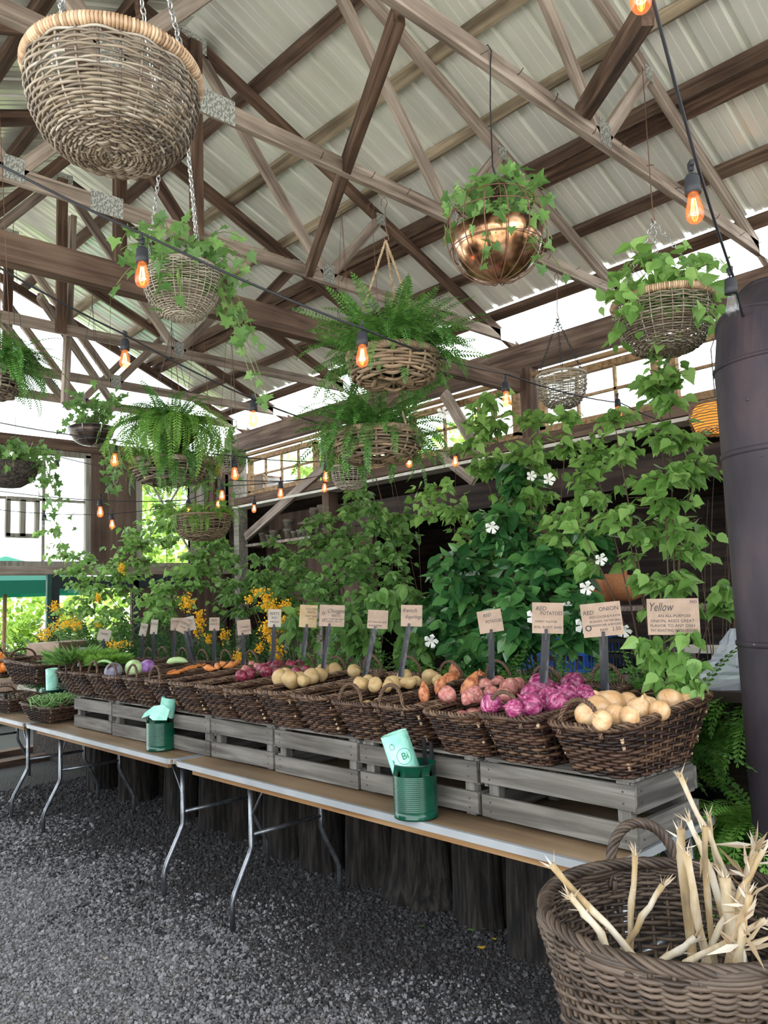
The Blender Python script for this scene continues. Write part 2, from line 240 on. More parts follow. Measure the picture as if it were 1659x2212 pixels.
# ------------------------------------------------------------------ mesh builder
class MB:
    def __init__(s): s.v = []; s.f = []; s.n = 0; s.fm = []; s.mi = 0
    def add(s, v, f):
        v = np.asarray(v, dtype=float).reshape(-1, 3)
        s.v.append(v); b = s.n
        for q in f: s.f.append([i+b for i in q]); s.fm.append(s.mi)
        s.n += len(v); return s
    def box(s, c, d, rot=None):
        x, y, z = d[0]/2, d[1]/2, d[2]/2
        v = np.array([(-x,-y,-z),(x,-y,-z),(x,y,-z),(-x,y,-z),(-x,-y,z),(x,-y,z),(x,y,z),(-x,y,z)])
        if rot is not None: v = v@np.array(rot).T
        return s.add(v+np.array(c), [(0,3,2,1),(4,5,6,7),(0,1,5,4),(1,2,6,5),(2,3,7,6),(3,0,4,7)])
    def bar(s, p, q, w, h, up=(0, 0, 1)):
        """rectangular bar from p to q; w across, h along 'up'"""
        p = np.array(p, float); q = np.array(q, float); d = q-p; L = np.linalg.norm(d); x = d/L
        y = np.cross(np.array(up, float), x); y /= np.linalg.norm(y)+1e-9; z = np.cross(x, y)
        return s.box((p+q)/2, (L, w, h), np.array([x, y, z]).T)
    def tube(s, pts, r, sides=6, closed=False, cap=True):
        P = np.array([tuple(p) for p in pts], float); n = len(P)
        rr = np.full(n, r, float) if np.isscalar(r) else np.array(r, float)
        T = (np.roll(P, -1, 0)-np.roll(P, 1, 0)) if closed else np.gradient(P, axis=0)
        T /= np.linalg.norm(T, axis=1)[:, None]+1e-12
        a = np.array([0, 0, 1.0]) if abs(T[0][2]) < 0.9 else np.array([1.0, 0, 0])
        u = np.cross(T[0], a); u /= np.linalg.norm(u); U = []
        for i in range(n):
            u = u-T[i]*(u@T[i]); u /= np.linalg.norm(u)+1e-12; U.append(u)
        U = np.array(U); W_ = np.cross(T, U); th = np.arange(sides)*2*PI/sides
        V = P[:, None]+rr[:, None, None]*(np.cos(th)[None, :, None]*U[:, None]+np.sin(th)[None, :, None]*W_[:, None])
        F = []; m = n if closed else n-1
        for i in range(m):
            j = (i+1) % n
            for k in range(sides):
                k2 = (k+1) % sides; F.append((i*sides+k, i*sides+k2, j*sides+k2, j*sides+k))
        if cap and not closed: F.append(tuple(range(sides))[::-1]); F.append(tuple((n-1)*sides+k for k in range(sides)))
        return s.add(V.reshape(-1, 3), F)
    def grid(s, V, wrap=True, wrap2=False):
        """V: (rows, cols, 3)"""
        a, b = V.shape[:2]; F = []
        for i in range(a if wrap2 else a-1):
            i2 = (i+1) % a
            for k in range(b if wrap else b-1):
                k2 = (k+1) % b; F.append((i*b+k, i*b+k2, i2*b+k2, i2*b+k))
        return s.add(V.reshape(-1, 3), F)
    def lathe(s, prof, seg=24, c=(0, 0, 0), wob=0.0, close=True):
        th = np.arange(seg)*2*PI/seg; pr = np.array(prof, float)
        wv = 1+wob*np.sin(3*th+1)+wob*0.6*np.cos(5*th)
        V = np.stack([pr[:, 0:1]*np.cos(th)*wv, pr[:, 0:1]*np.sin(th)*wv, np.repeat(pr[:, 1:2], seg, 1)], -1)+np.array(c)
        return s.grid(V)
    def build(s, name, mat, parent=None, smooth=False):
        me = bpy.data.meshes.new(name)
        V = np.concatenate(s.v) if s.v else np.zeros((0, 3))
        if isinstance(s.f, list):
            ln = np.array([len(q) for q in s.f], dtype=np.int32); li = np.array([i for q in s.f for i in q], dtype=np.int32)
        me.vertices.add(len(V)); me.vertices.foreach_set('co', V.astype(np.float32).ravel())
        me.loops.add(len(li)); me.loops.foreach_set('vertex_index', li)
        me.polygons.add(len(ln)); st = np.zeros(len(ln), np.int32); st[1:] = np.cumsum(ln)[:-1]
        me.polygons.foreach_set('loop_start', st)
        for m_ in (mat if isinstance(mat, (list, tuple)) else [mat]): me.materials.append(m_)
        if isinstance(mat, (list, tuple)): me.polygons.foreach_set('material_index', np.array(s.fm, np.int32))
        me.polygons.foreach_set('use_smooth', np.full(len(ln), smooth))
        me.update(calc_edges=True); me.validate()
        o = bpy.data.objects.new(name, me); COL.objects.link(o)
        if parent is not None: o.parent = parent
        return o
def fastmesh(name, V, F, mat, parent=None, smooth=False):
    """V (n,3), F (m,k) numpy arrays"""
    me = bpy.data.meshes.new(name); k = F.shape[1]
    me.vertices.add(len(V)); me.vertices.foreach_set('co', V.astype(np.float32).ravel())
    me.loops.add(F.size); me.loops.foreach_set('vertex_index', F.astype(np.int32).ravel())
    me.polygons.add(len(F)); me.polygons.foreach_set('loop_start', np.arange(len(F), dtype=np.int32)*k)
    me.materials.append(mat)
    me.polygons.foreach_set('use_smooth', np.full(len(F), smooth))
    me.update(calc_edges=True)
    o = bpy.data.objects.new(name, me); COL.objects.link(o)
    if parent is not None: o.parent = parent
    return o
def tag(o, label=None, cat=None, group=None, kind=None):
    if label: o['label'] = label
    if cat: o['category'] = cat
    if group: o['group'] = group
    if kind: o['kind'] = kind
    return o
def thing(name, label, cat, loc=(0, 0, 0), rz=0.0, group=None):
    o = bpy.data.objects.new(name, None); COL.objects.link(o); o.location = loc; o.rotation_euler = (0, 0, rz); o.empty_display_size = 0.1
    return tag(o, label, cat, group)
def struct(o): o['kind'] = 'structure'; return o
CHILD = {}
def kids(o): return [c for c in ALLKIDS.get(o.name, [])]
ALLKIDS = {}
def index_kids():
    ALLKIDS.clear()
    for o in bpy.data.objects:
        if o.parent: ALLKIDS.setdefault(o.parent.name, []).append(o)
def dup(o, loc, rot, label, group=None, scale=None):
    r = o.copy(); COL.objects.link(r); r.location = loc; r.rotation_euler = rot
    if scale is not None: r.scale = (scale,)*3 if np.isscalar(scale) else scale
    r['label'] = label
    if group: r['group'] = group
    for ch in ALLKIDS.get(o.name, []):
        c = ch.copy(); COL.objects.link(c); c.parent = r
        for g in ALLKIDS.get(ch.name, []):
            d = g.copy(); COL.objects.link(d); d.parent = c
    return r

# ------------------------------------------------------------------ floor and ground
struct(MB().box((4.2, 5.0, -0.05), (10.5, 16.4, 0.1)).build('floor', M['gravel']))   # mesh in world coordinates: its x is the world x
mb = MB(); mb.box((0, 30, -0.16), (160, 160, 0.1)); struct(mb.build('ground_outside', M['outground']))
def pebbles(dark, mat, lab):
    pts = []; n = 0
    N0 = 235000
    xy = np.stack([rng.uniform(-0.95, 3.4, N0), rng.uniform(0.3, 7.5, N0)], 1)
    d = xy@CF[:2]; lat = xy@CR[:2]
    keep = (d > 1.7) & (lat < d*0.56) & (lat > -d*0.85) & (rng.random(N0) < np.clip(1.25-(d-1.8)*0.14, 0.28, 1))
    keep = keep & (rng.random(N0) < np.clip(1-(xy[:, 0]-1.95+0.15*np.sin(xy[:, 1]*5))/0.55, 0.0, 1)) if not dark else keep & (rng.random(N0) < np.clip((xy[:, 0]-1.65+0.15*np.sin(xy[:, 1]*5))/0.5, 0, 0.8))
    xy = xy[keep]; d = d[keep]; n = len(xy)
    s = rng.gamma(5, 1/5., n)*0.0068*(1+np.clip(d-3.5, 0, 3)*0.18)
    cube = np.array([(-1,-1,-1),(1,-1,-1),(1,1,-1),(-1,1,-1),(-1,-1,1),(1,-1,1),(1,1,1),(-1,1,1)], float)*0.62
    V = cube[None]*(1+rng.uniform(-0.38, 0.38, (n, 8, 3))); V[:, 4:, :2] *= 0.72
    V *= s[:, None, None]*np.stack([np.ones(n), rng.uniform(0.6, 1, n), rng.uniform(0.45, 0.8, n)], 1)[:, None]
    a = rng.uniform(0, 2*PI, n); c, s_ = np.cos(a), np.sin(a)
    X = V[..., 0]*c[:, None]-V[..., 1]*s_[:, None]; Y = V[..., 0]*s_[:, None]+V[..., 1]*c[:, None]
    tl = rng.uniform(-0.4, 0.4, n)[:, None]; Z = V[..., 2]+X*tl
    V = np.stack([X+xy[:, 0:1], Y+xy[:, 1:2], Z+(s*0.3)[:, None]], -1).reshape(-1, 3)
    q = np.array([(0,3,2,1),(4,5,6,7),(0,1,5,4),(1,2,6,5),(2,3,7,6),(3,0,4,7)])
    F = (q[None]+np.arange(n)[:, None, None]*8).reshape(-1, 4)
    o = fastmesh('gravel', V, F, M[mat]); tag(o, lab, 'gravel', kind='stuff')
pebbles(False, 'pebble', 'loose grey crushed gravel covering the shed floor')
pebbles(True, 'shadepebble', 'dark earth and stones beneath the tables, their colour holding the shade there')

# ------------------------------------------------------------------ roof
RX, RZ, SL = 2.52, 5.46, 0.42            # ridge x, height of the sheeting at the ridge, slope
def roof_z(x): return RZ-SL*abs(x-RX)
def corrugated(x0, x1, y0, y1, dz=0.0):
    ys = []; hs = []; y = y0
    while y < y1:
        for dy, h in ((0, 0), (0.012, 0.03), (0.038, 0.03), (0.05, 0), (0.098, 0), (0.104, 0.006), (0.112, 0), (0.16, 0), (0.166, 0.006), (0.174, 0)): ys.append(y+dy); hs.append(h)
        y += 0.228
    ys = np.array(ys); hs = np.array(hs); m = MB(); xs = np.linspace(x0, x1, 2)
    V = np.zeros((2, len(ys), 3)); 
    for i, x in enumerate(xs): V[i, :, 0] = x; V[i, :, 1] = ys; V[i, :, 2] = roof_z(x)+hs+dz
    m.grid(V, wrap=False); return m
struct(corrugated(RX, 5.60, -3.5, 9.0).build('ceiling_right', M['sheet']))
struct(corrugated(RX, -1.3, -3.5, 9.0).build('ceiling_left', M['sheet']))
struct(corrugated(5.60, 6.9, -3.5, 9.0, -0.012).build('ceiling_eave_panel', M['clearsheet']))
mb = MB(); 
for s_ in (-1, 1): mb.bar((RX+s_*0.08, -3.5, RZ+0.02), (RX+s_*0.08, 9.0, RZ+0.02), 0.2, 0.004, up=(s_*0.4, 0, 1))
mb.build('trim_ridge', M['sheet'])['kind'] = 'structure'
def purlin(x, w, h, mat, lab, dz=0.0, r=None):
    z = roof_z(x)-0.03-h/2+dz; L = 12.4
    o = MB()
    if r: o.tube([(t*L, 0.012*math.sin(t*17), 0.010*math.cos(t*11)) for t in np.linspace(0, 1, 26)], [r*(1+0.08*math.sin(i*1.9)) for i in range(26)], 10)
    else: o.box((L/2, 0, 0), (L, w, h))
    o = o.build('roof_purlin', mat); o.location = (x, -3.4, z); sgn = 1 if x > RX else -1
    o.rotation_euler = (math.atan(SL)*sgn*(1), 0, PI/2)
    tag(o, lab, 'purlin', 'purlins under the roof sheets'); return o
purlin(3.02, 0.09, 0.05, M['purlin'], 'dark roof purlin nearest the ridge on the right slope')
purlin(3.53, 0.09, 0.05, M['logp'], 'streaky roof purlin second from the ridge on the right slope')
purlin(4.05, 0, 0.08, M['logp'], 'round pale peeled log purlin, third from the ridge on the right slope', r=0.042)
purlin(4.50, 0.07, 0.06, M['purlin'], 'upper board of the doubled dark purlin on the right slope')
purlin(4.62, 0.10, 0.06, M['dark_x'], 'lower board of the doubled dark purlin on the right slope')
purlin(5.13, 0.09, 0.05, M['purlin'], 'dark purlin second up from the eave on the right slope')
purlin(5.62, 0.09, 0.05, M['beam'], 'reddish purlin along the top of the bright eave strip')
for i, x in enumerate((2.02, 1.51, 0.99, 0.44, -0.09, -0.6)):
    purlin(x, 0.09, 0.05, M['purlin'], 'dark roof purlin %s on the left slope' % ['nearest the ridge', 'second from the ridge', 'third from the ridge', 'fourth from the ridge', 'fifth from the ridge', 'lowest'][i])

# ------------------------------------------------------------------ trusses
ZB = 3.95                                # centre height of the bottom chord
def truss(y, lab, mat, dark, nails=0, fat=0.038, king=True):
    t = thing('roof_truss', lab, 'truss', (RX, y, ZB), 0, 'timber roof trusses')
    W2 = 0.09
    def mem(name, p, q, m, w=fat, h=W2, dy=0.0):
        L = math.hypot(q[0]-p[0], q[1]-p[1]); o = MB().box((L/2, 0, 0), (L, w, h)).build(name, m, t)
        o.location = (p[0], dy, p[1]); o.rotation_euler = (0, -math.atan2(q[1]-p[1], q[0]-p[0]), 0); return o
    bc = mem('bottom_chord', (-3.4, 0), (3.38, 0), mat)
    pk = 1.36
    for s in (-1, 1):
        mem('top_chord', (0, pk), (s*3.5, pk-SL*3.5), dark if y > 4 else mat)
        mem('web', (s*1.12, 0.0), (s*0.04, pk-0.06), mat, h=0.075)
        mem('web', (s*1.12, 0.0), (s*1.68, pk-SL*1.68-0.02), mat, h=0.075)
        for (x, z, a, b) in ((s*1.12, 0.03, 0.11, 0.14), (s*1.68, pk-SL*1.68-0.02, 0.09, 0.09), (s*3.28, 0.0, 0.22, 0.11)):
            g = MB().box((0, 0, 0), (a, 0.003, b)).build('gusset_plate', M['plate'], t); g.location = (x, -fat/2-0.002, z)
    g = MB().box((0, 0, 0), (0.2, 0.003, 0.13)).build('gusset_plate', M['plate'], t); g.location = (-0.59, -fat/2-0.002, 0)
    g = MB().box((0, 0, 0), (0.2, 0.003, 0.12)).build('gusset_plate', M['plate'], t); g.location = (0, -fat/2-0.002, pk-0.02)
    if king: mem('king_post', (0, -0.05), (0, pk-0.03), M['dark_x'], h=0.085, dy=-0.042)
    for k in range(nails):
        n = MB().tube([(0, 0, 0), (0.004, -0.014, 0.004), (0.016, -0.03, 0.022)], 0.0022, 4).build('nail', M['nail'], bc)
        n.location = (3.5+k*0.30+random.uniform(-.06, .06), -fat/2, random.uniform(-0.03, 0.04)); n.rotation_euler = (0, random.uniform(-1, 1), 0)
    return t
YT = (2.02, 3.11, 4.34, 5.46, 6.58, 7.93, 8.85)
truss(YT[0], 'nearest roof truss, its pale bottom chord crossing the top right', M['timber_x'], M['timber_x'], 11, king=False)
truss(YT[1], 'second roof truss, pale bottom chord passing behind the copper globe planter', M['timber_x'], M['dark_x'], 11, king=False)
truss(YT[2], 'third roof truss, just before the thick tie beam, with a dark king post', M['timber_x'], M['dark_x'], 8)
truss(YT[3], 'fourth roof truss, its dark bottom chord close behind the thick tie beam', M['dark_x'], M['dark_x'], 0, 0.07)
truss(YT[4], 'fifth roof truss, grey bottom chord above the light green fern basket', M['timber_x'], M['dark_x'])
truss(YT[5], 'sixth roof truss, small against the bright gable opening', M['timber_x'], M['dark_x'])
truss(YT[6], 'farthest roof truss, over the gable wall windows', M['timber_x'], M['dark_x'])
truss(0.90, 'roof truss over the nearest table end, above the frame', M['timber_x'], M['timber_x'], 0, king=False)
def timber(name, p, q, w, h, mat, lab, cat='timber', up=(0, 0, 1), group=None):
    p = Vector(p); q = Vector(q); L = (q-p).length; o = MB().box((L/2, 0, 0), (L, w, h)).build(name, mat)
    x = (q-p).normalized(); yv = Vector(up).cross(x); yv.normalize(); z = x.cross(yv)
    o.matrix_world = Matrix(((x[0], yv[0], z[0], p[0]), (x[1], yv[1], z[1], p[1]), (x[2], yv[2], z[2], p[2]), (0, 0, 0, 1)))
    return tag(o, lab, cat, group)
timber('tie_beam', (-0.9, 4.27, 3.485), (5.85, 4.27, 3.485), 0.08, 0.165, M['beam'], 'thick brown tie beam crossing the whole shed with a yellow scrape', 'beam')
timber('diagonal_brace', at(862, 30, Y=2.12), at(668, 585, Y=4.26), 0.05, 0.10, M['dark_x'], 'dark red-brown diagonal brace above the copper globe planter', 'brace')
timber('diagonal_brace', at(1400, 20, Y=1.3), at(1252, 255, Y=2.10), 0.05, 0.12, M['dark_x'], 'dark brown diagonal brace under the amber bulb at top right', 'brace')
timber('diagonal_brace', at(575, 240, Y=4.55), at(820, 610, Y=5.40), 0.05, 0.10, M['dark_x'], 'dark diagonal brace between the third and fourth trusses', 'brace')
timber('diagonal_brace', at(465, 150, Y=4.6), at(300, 20, Y=4.0), 0.05, 0.10, M['dark_x'], 'short dark brace beside the peak behind the big wicker basket', 'brace')
timber('hanging_post', at(157, 468, Y=6.66), at(140, 870, Y=6.66), 0.05, 0.07, M['timber_x'], 'pale hanging post in front of the bright gable opening', 'post', up=(0, 1, 0))
timber('diagonal_brace', at(0, 690, Y=7.6), at(150, 880, Y=9.0), 0.05, 0.08, M['timber_x'], 'brace slanting down across the bright gable opening at left', 'brace')
timber('diagonal_brace', at(85, 640, Y=7.6), at(250, 880, Y=9.0), 0.05, 0.08, M['timber_x'], 'brace slanting across the gable opening beside the hanging post', 'brace')

# ------------------------------------------------------------------ right wall with clerestory windows
XW = 5.85
def sbox(name, c, d, m): return struct(MB().box(c, d).build(name, m))
def sbeam(name, p, q, w, h, m, up=(0, 0, 1)):
    o = timber(name, p, q, w, h, m, None, None, up); return struct(o)
sbeam('trim_1', (XW+0.05, -2.5, 3.735), (XW+0.05, 9.3, 3.735), 0.1, 0.25, M['purlin'])
sbeam('trim_2', (XW+0.02, -2.5, 3.54), (XW+0.02, 9.3, 3.54), 0.06, 0.035, M['frame'])
for i, y in enumerate((9.0, 7.1, 4.18, 1.5, -1.0)):
    sbeam('wall_right_post', (XW+0.05, y, 0), (XW+0.05, y, 3.62), 0.14, 0.12, M['greyframe'] if i == 0 else M['beam'], up=(0, 1, 0))
wn_ = 0
def window(name, corner0, corner1, axis, cols, rows, fw, mat, bar=0.022):
    """frame + panes; axis 'y' lies in a plane of constant x, 'x' in a plane of constant y"""
    (a0, z0), (a1, z1), c = corner0, corner1, axis[1]
    def B(mb_, a, z, da, dz, t):
        if axis[0] == 'y': mb_.box((c, a, z), (t, da, dz))
        else: mb_.box((a, c, z), (da, t, dz))
    f = MB(); am, zm = (a0+a1)/2, (z0+z1)/2
    for z in (z0, z1): B(f, am, z, a1-a0+fw, fw, 0.06)
    for a in (a0, a1): B(f, a, zm, fw, z1-z0, 0.06)
    for i in range(1, cols): B(f, a0+(a1-a0)*i/cols, zm, bar, z1-z0, 0.03)
    for i in range(1, rows): B(f, am, z0+(z1-z0)*i/rows, a1-a0, bar, 0.03)
    fo = struct(f.build(name, mat)); p = MB(); B(p, am, zm, a1-a0, z1-z0, 0.004); po = p.build('pane', M['pane'], fo)
    return fo
for i, (a, b) in enumerate(((7.35, 8.75), (5.85, 7.0), (4.35, 5.7), (2.95, 4.05), (1.62, 2.8), (-0.6, 1.35))):
    window('window_%d' % (i+1), (a, 3.02), (b, 3.47), ('y', XW+0.06), 4 if i == 0 else 3, 2, 0.06, M['frame'])
sbeam('trim_3', (XW+0.03, -2.5, 2.92), (XW+0.03, 9.0, 2.92), 0.16, 0.09, M['beam'])
sbeam('trim_4', (XW+0.02, -2.5, 2.84), (XW+0.02, 9.0, 2.84), 0.22, 0.03, M['white_ledge'])
sbox('wall_right_lintel', (XW+0.10, 2.2, 2.52), (0.05, 9.4, 0.26), M['darkwall'])
sbox('wall_corner_boards', (6.45, 8.1, 1.4), (0.05, 2.3, 2.75), M['ply'])
sbox('wall_near_light_block', (4.9, -2.7, 0.95), (7.0, 0.1, 1.9), M['darkwall'])  # unseen low wall, added to block light from behind the camera
sbox('wall_left_light_block', (-1.05, 5.4, 0.9), (0.1, 5.4, 1.8), M['darkwall'])  # unseen, added to keep low side light off the floor under the tables
# dark lean-to behind the stall
sbox('wall_back_shed', (8.3, 3.4, 1.4), (0.08, 12, 2.8), M['darkwall'])
sbox('wall_shed_end', (7.1, 9.2, 1.45), (2.4, 0.08, 2.9), M['darkwall'])
sbox('wall_shed_near', (7.1, -2.4, 1.45), (2.4, 0.08, 2.9), M['darkwall'])
sbeam('ceiling_shed', (5.95, 3.4, 2.86), (8.5, 3.4, 2.5), 12.0, 0.04, M['darkwall'], up=(0, 0, 1))
for k in range(6):
    sbeam('trim_%d' % (5+k), (6.15+0.02*k, 8.7-0.16*k*2, 0.05), (6.15+0.02*k, 8.7-0.16*k*2, 1.55), 0.12, 0.02, M['greyframe'], up=(1, 0, 0))
timber('knee_brace', at(712, 1000, X=5.80), at(532, 1160, X=5.80), 0.05, 0.11, M['timber_x'], 'grey knee brace rising from the corner post toward the far window', 'brace')
timber('knee_brace', at(960, 850, X=5.80), at(1040, 985, X=5.80), 0.05, 0.11, M['timber_x'], 'grey knee brace behind the upper fern basket', 'brace')
timber('knee_brace', at(955, 985, X=5.80), at(1025, 1040, X=5.80), 0.05, 0.09, M['timber_x'], 'short grey brace under the white ledge behind the vine', 'brace')

# ------------------------------------------------------------------ gable wall at the far end
YG = 9.35
sbox('wall_far_beam', (2.6, YG, 3.52), (6.9, 0.12, 0.13), M['beam'])
sbox('wall_far_sill', (2.6, YG, 2.02), (6.9, 0.14, 0.10), M['timber_x'])
sbox('wall_far_panel', (4.27, YG, 2.76), (0.56, 0.05, 1.40), M['ply'])
sbox('wall_far_corner', (5.62, YG, 2.76), (0.60, 0.05, 1.40), M['ply'])
sbox('wall_far_lower', (5.2, YG, 1.0), (1.4, 0.05, 1.94), M['ply'])
sbox('wall_far_end', (6.35, YG, 1.7), (0.95, 0.05, 3.4), M['ply'])
sbox('wall_far_post', (5.46, YG-0.04, 2.76), (0.09, 0.08, 1.5), M['greyframe'])
for i, x in enumerate((5.62, 5.75)): sbox('wall_far_post', (x, YG-0.05, 1.8), (0.06, 0.06, 3.4), M['ply'])
f7 = window('window_7', (-0.6, 2.1), (3.94, 3.42), ('x', YG), 1, 1, 0.06, M['greyframe'])
b = MB()
for x in (0.9, 1.7, 2.45, 3.42): b.box((x, YG, 2.76), (0.03, 0.03, 1.32))
b.box((1.7, YG, 2.85), (4.5, 0.03, 0.03)); b.build('glazing_bar', M['greyframe'], f7)
b = MB()
for x in (3.02, 3.34): b.box((x, YG-0.02, 2.62), (0.05, 0.05, 0.42))
b.box((3.18, YG-0.02, 2.62), (0.06, 0.05, 0.42)); b.box((3.18, YG-0.02, 2.42), (0.36, 0.05, 0.05)); b.box((3.18, YG-0.02, 2.84), (0.36, 0.05, 0.05)); b.build('opening_sash', M['greyframe'], f7)
f8 = window('window_8', (4.6, 2.08), (5.36, 3.42), ('x', YG), 1, 1, 0.08, M['greyframe'])
b = MB(); b.bar((4.62, YG, 3.40), (5.35, YG, 2.25), 0.02, 0.025, up=(0, 1, 0)); b.bar((5.35, YG, 3.40), (4.62, YG, 2.25), 0.02, 0.025, up=(0, 1, 0)); b.build('cross_bar', M['greyframe'], f8)
sbox('door_1', (3.55, YG, 1.0), (0.09, 0.12, 1.95), M['navy_paint'])
sbox('door_1_frame', (3.47, YG-0.06, 1.0), (0.05, 0.05, 1.95), M['green_paint'])
sbox('door_2', (4.5, YG, 1.88), (1.9, 0.10, 0.14), M['navy_paint'])
sbox('door_3', (4.55, YG, 1.0), (0.07, 0.10, 1.95), M['navy_paint'])

# ------------------------------------------------------------------ weaving helpers
def rect_unit(t, k=0.72):
    """rounded rectangle, evenly walked; returns unit coords and 2-d outward normals"""
    th = np.linspace(0, 2*PI, 721); c, s = np.cos(th), np.sin(th); e = 0.28
    x = np.sign(c)*np.abs(c)**e; y = np.sign(s)*np.abs(s)**e
    d = np.hypot(np.diff(x)*k*2, np.diff(y)); a = np.concatenate([[0], np.cumsum(d)]); a /= a[-1]
    tt = np.mod(t, 1.0); X = np.interp(tt, a, x); Y = np.interp(tt, a, y)
    nx = np.sign(X)*np.abs(X)**6; ny = np.sign(Y)*np.abs(Y)**6; l = np.hypot(nx, ny)+1e-9
    return X, Y, nx/l, ny/l
def rect_surface(a0, a1, b0, b1, h, x_off=0.0, tilt=0.0, bow=0.0):
    def S(t, v):
        X, Y, nx, ny = rect_unit(t); a = a0+(a1-a0)*v; b = b0+(b1-b0)*v
        P = np.stack([X*a+x_off*v, Y*b, h*v+tilt*v*X+bow*v*(X**2*Y**2)], -1)
        return P, np.stack([nx, ny, np.zeros_like(nx)], -1)
    return S
def round_surface(prof, ell=1.0, wob=0.0):
    pr = np.array(prof, float); dv = np.linspace(0, 1, len(pr))
    def S(t, v):
        r = np.interp(v, dv, pr[:, 0]); z = np.interp(v, dv, pr[:, 1]); e = 0.02
        r2 = np.interp(min(v+e, 1), dv, pr[:, 0])-np.interp(max(v-e, 0), dv, pr[:, 0]); z2 = np.interp(min(v+e, 1), dv, pr[:, 1])-np.interp(max(v-e, 0), dv, pr[:, 1])
        l = math.hypot(r2, z2)+1e-9; nr, nz = z2/l, -r2/l; th = 2*PI*t; w = 1+wob*np.sin(2*th+0.7)
        P = np.stack([r*np.cos(th)*ell*w, r*np.sin(th)*w, np.full_like(th, z)], -1)
        return P, np.stack([nr*np.cos(th), nr*np.sin(th), np.full_like(th, nz)], -1)
    return S
def strand(mb, P, n, r, sides=5):
    T = np.gradient(P, axis=0); T /= np.linalg.norm(T, axis=1)[:, None]+1e-12
    w = np.cross(T, n); w /= np.linalg.norm(w, axis=1)[:, None]+1e-12; n2 = np.cross(w, T)
    th = np.arange(sides)*2*PI/sides
    V = P[:, None]+r*(np.cos(th)[None, :, None]*n2[:, None]+np.sin(th)[None, :, None]*w[:, None]); mb.grid(V)
def weave(mb, S, vs, stakes, r, amp, seg=(5, 14), sub=4, sides=5, pair=False, jit=0.0):
    m = stakes*sub
    for i, v in enumerate(vs):
        k = random.randrange(m); end = k+m
        while k < end:
            L = random.randint(*seg)*sub; idx = np.arange(k, k+L+sub+1); 
            P, n = S(idx/m, min(1, max(0, v+random.uniform(-jit, jit)))); off = amp*np.cos(PI*idx/sub+PI*i)
            strand(mb, P+n*off[:, None], n, r*random.uniform(0.85, 1.12), sides); k += L
def stakes_(mb, S, n, r, v0=0.0, v1=1.0, steps=10, sides=5):
    vs = np.linspace(v0, v1, steps)
    for k in range(n):
        P = []; 
        for v in vs: p, _ = S(np.array([k/n]), v); P.append(p[0])
        mb.tube(P, r, sides, cap=False)
def twist(mb, pts, Rr, r, strands=3, turns=6, sides=5, closed=False):
    P = np.array([tuple(p) for p in pts], float); n = len(P); m = n*6
    src = np.arange(n+1) if closed else np.arange(n)
    Pe = np.vstack([P, P[:1]]) if closed else P
    s = np.linspace(0, src[-1], m, endpoint=not closed); C = np.stack([np.interp(s, src, Pe[:, i]) for i in range(3)], 1)
    T = (np.roll(C, -1, 0)-np.roll(C, 1, 0)) if closed else np.gradient(C, axis=0); T /= np.linalg.norm(T, axis=1)[:, None]+1e-12
    a = np.array([0.13, 0.21, 0.97]) if abs(T[:, 2]).mean() < 0.7 else np.array([1.0, 0.1, 0])
    U = np.cross(T, a); U /= np.linalg.norm(U, axis=1)[:, None]+1e-9; W_ = np.cross(T, U)
    for k in range(strands):
        ph = 2*PI*k/strands+2*PI*turns*np.arange(m)/m
        Q = C+Rr*(np.cos(ph)[:, None]*U+np.sin(ph)[:, None]*W_); mb.tube(Q, r, sides, closed=closed)
def arc(p, q, up, n=13, lean=(0, 0, 0)):
    p, q = np.array(p, float), np.array(q, float); A = []
    for i in range(n):
        t = i/(n-1); h = math.sin(PI*t)**0.75; A.append(p+(q-p)*(0.5-0.5*math.cos(PI*t))*1.0+np.array([0, 0, up*h])+np.array(lean)*h)
    return A
def chain(mb, p, q, link=0.026, r=0.0022, sag=0.0):
    p, q = np.array(p, float), np.array(q, float); L = np.linalg.norm(q-p); n = max(2, int(L/(link*0.78)))
    d = (q-p)/L; a = np.array([0, 0, 1.0]) if abs(d[2]) < 0.9 else np.array([1.0, 0, 0]); u = np.cross(d, a); u /= np.linalg.norm(u); w = np.cross(d, u)
    for i in range(n):
        t = (i+0.5)/n; c = p+(q-p)*t-np.array([0, 0, sag*math.sin(PI*t)]); s = u if i % 2 else w
        mb.tube([c+d*math.cos(x)*link/2*1.0+s*math.sin(x)*link*0.28 for x in np.linspace(0, 2*PI, 11)[:-1]], r, 4, closed=True)

# ------------------------------------------------------------------ leaf helpers
def tri_fan(out, z=0.0):
    o = np.array(out, float); V = np.vstack([[0, 0.45, z], np.c_[o, np.zeros(len(o))]]); n = len(o)
    return V, np.array([(0, i+1, (i+1) % n+1) for i in range(n)])
LEAF = {}
def _birch():
    r = [(0, 0), (.16, .04), (.30, .14), (.34, .22), (.31, .27), (.36, .33), (.31, .42), (.31, .47), (.22, .58), (.21, .63), (.12, .76), (.10, .80), (0, 1)]
    return r+[(-x, y) for x, y in r[-2:0:-1]]
LEAF['birch'] = tri_fan(_birch(), -0.05)
r_ = [(0, 0), (.13, .03), (.24, .18), (.28, .38), (.24, .60), (.13, .82), (0, 1)]; LEAF['oval'] = tri_fan(r_+[(-x, y) for x, y in r_[-2:0:-1]], -0.07)
r_ = [(0, 0.02), (.20, -.10), (.40, -.06), (.30, .14), (.52, .36), (.26, .44), (.16, .62), (0, 1)]; LEAF['ivy'] = tri_fan(r_+[(-x, y) for x, y in r_[-2:0:-1]], -0.05)
LEAF['needle'] = (np.array([(0, 0, 0), (.07, .4, 0), (0, 1, 0), (-.07, .4, 0)], float), np.array([(0, 1, 2), (0, 2, 3)]))
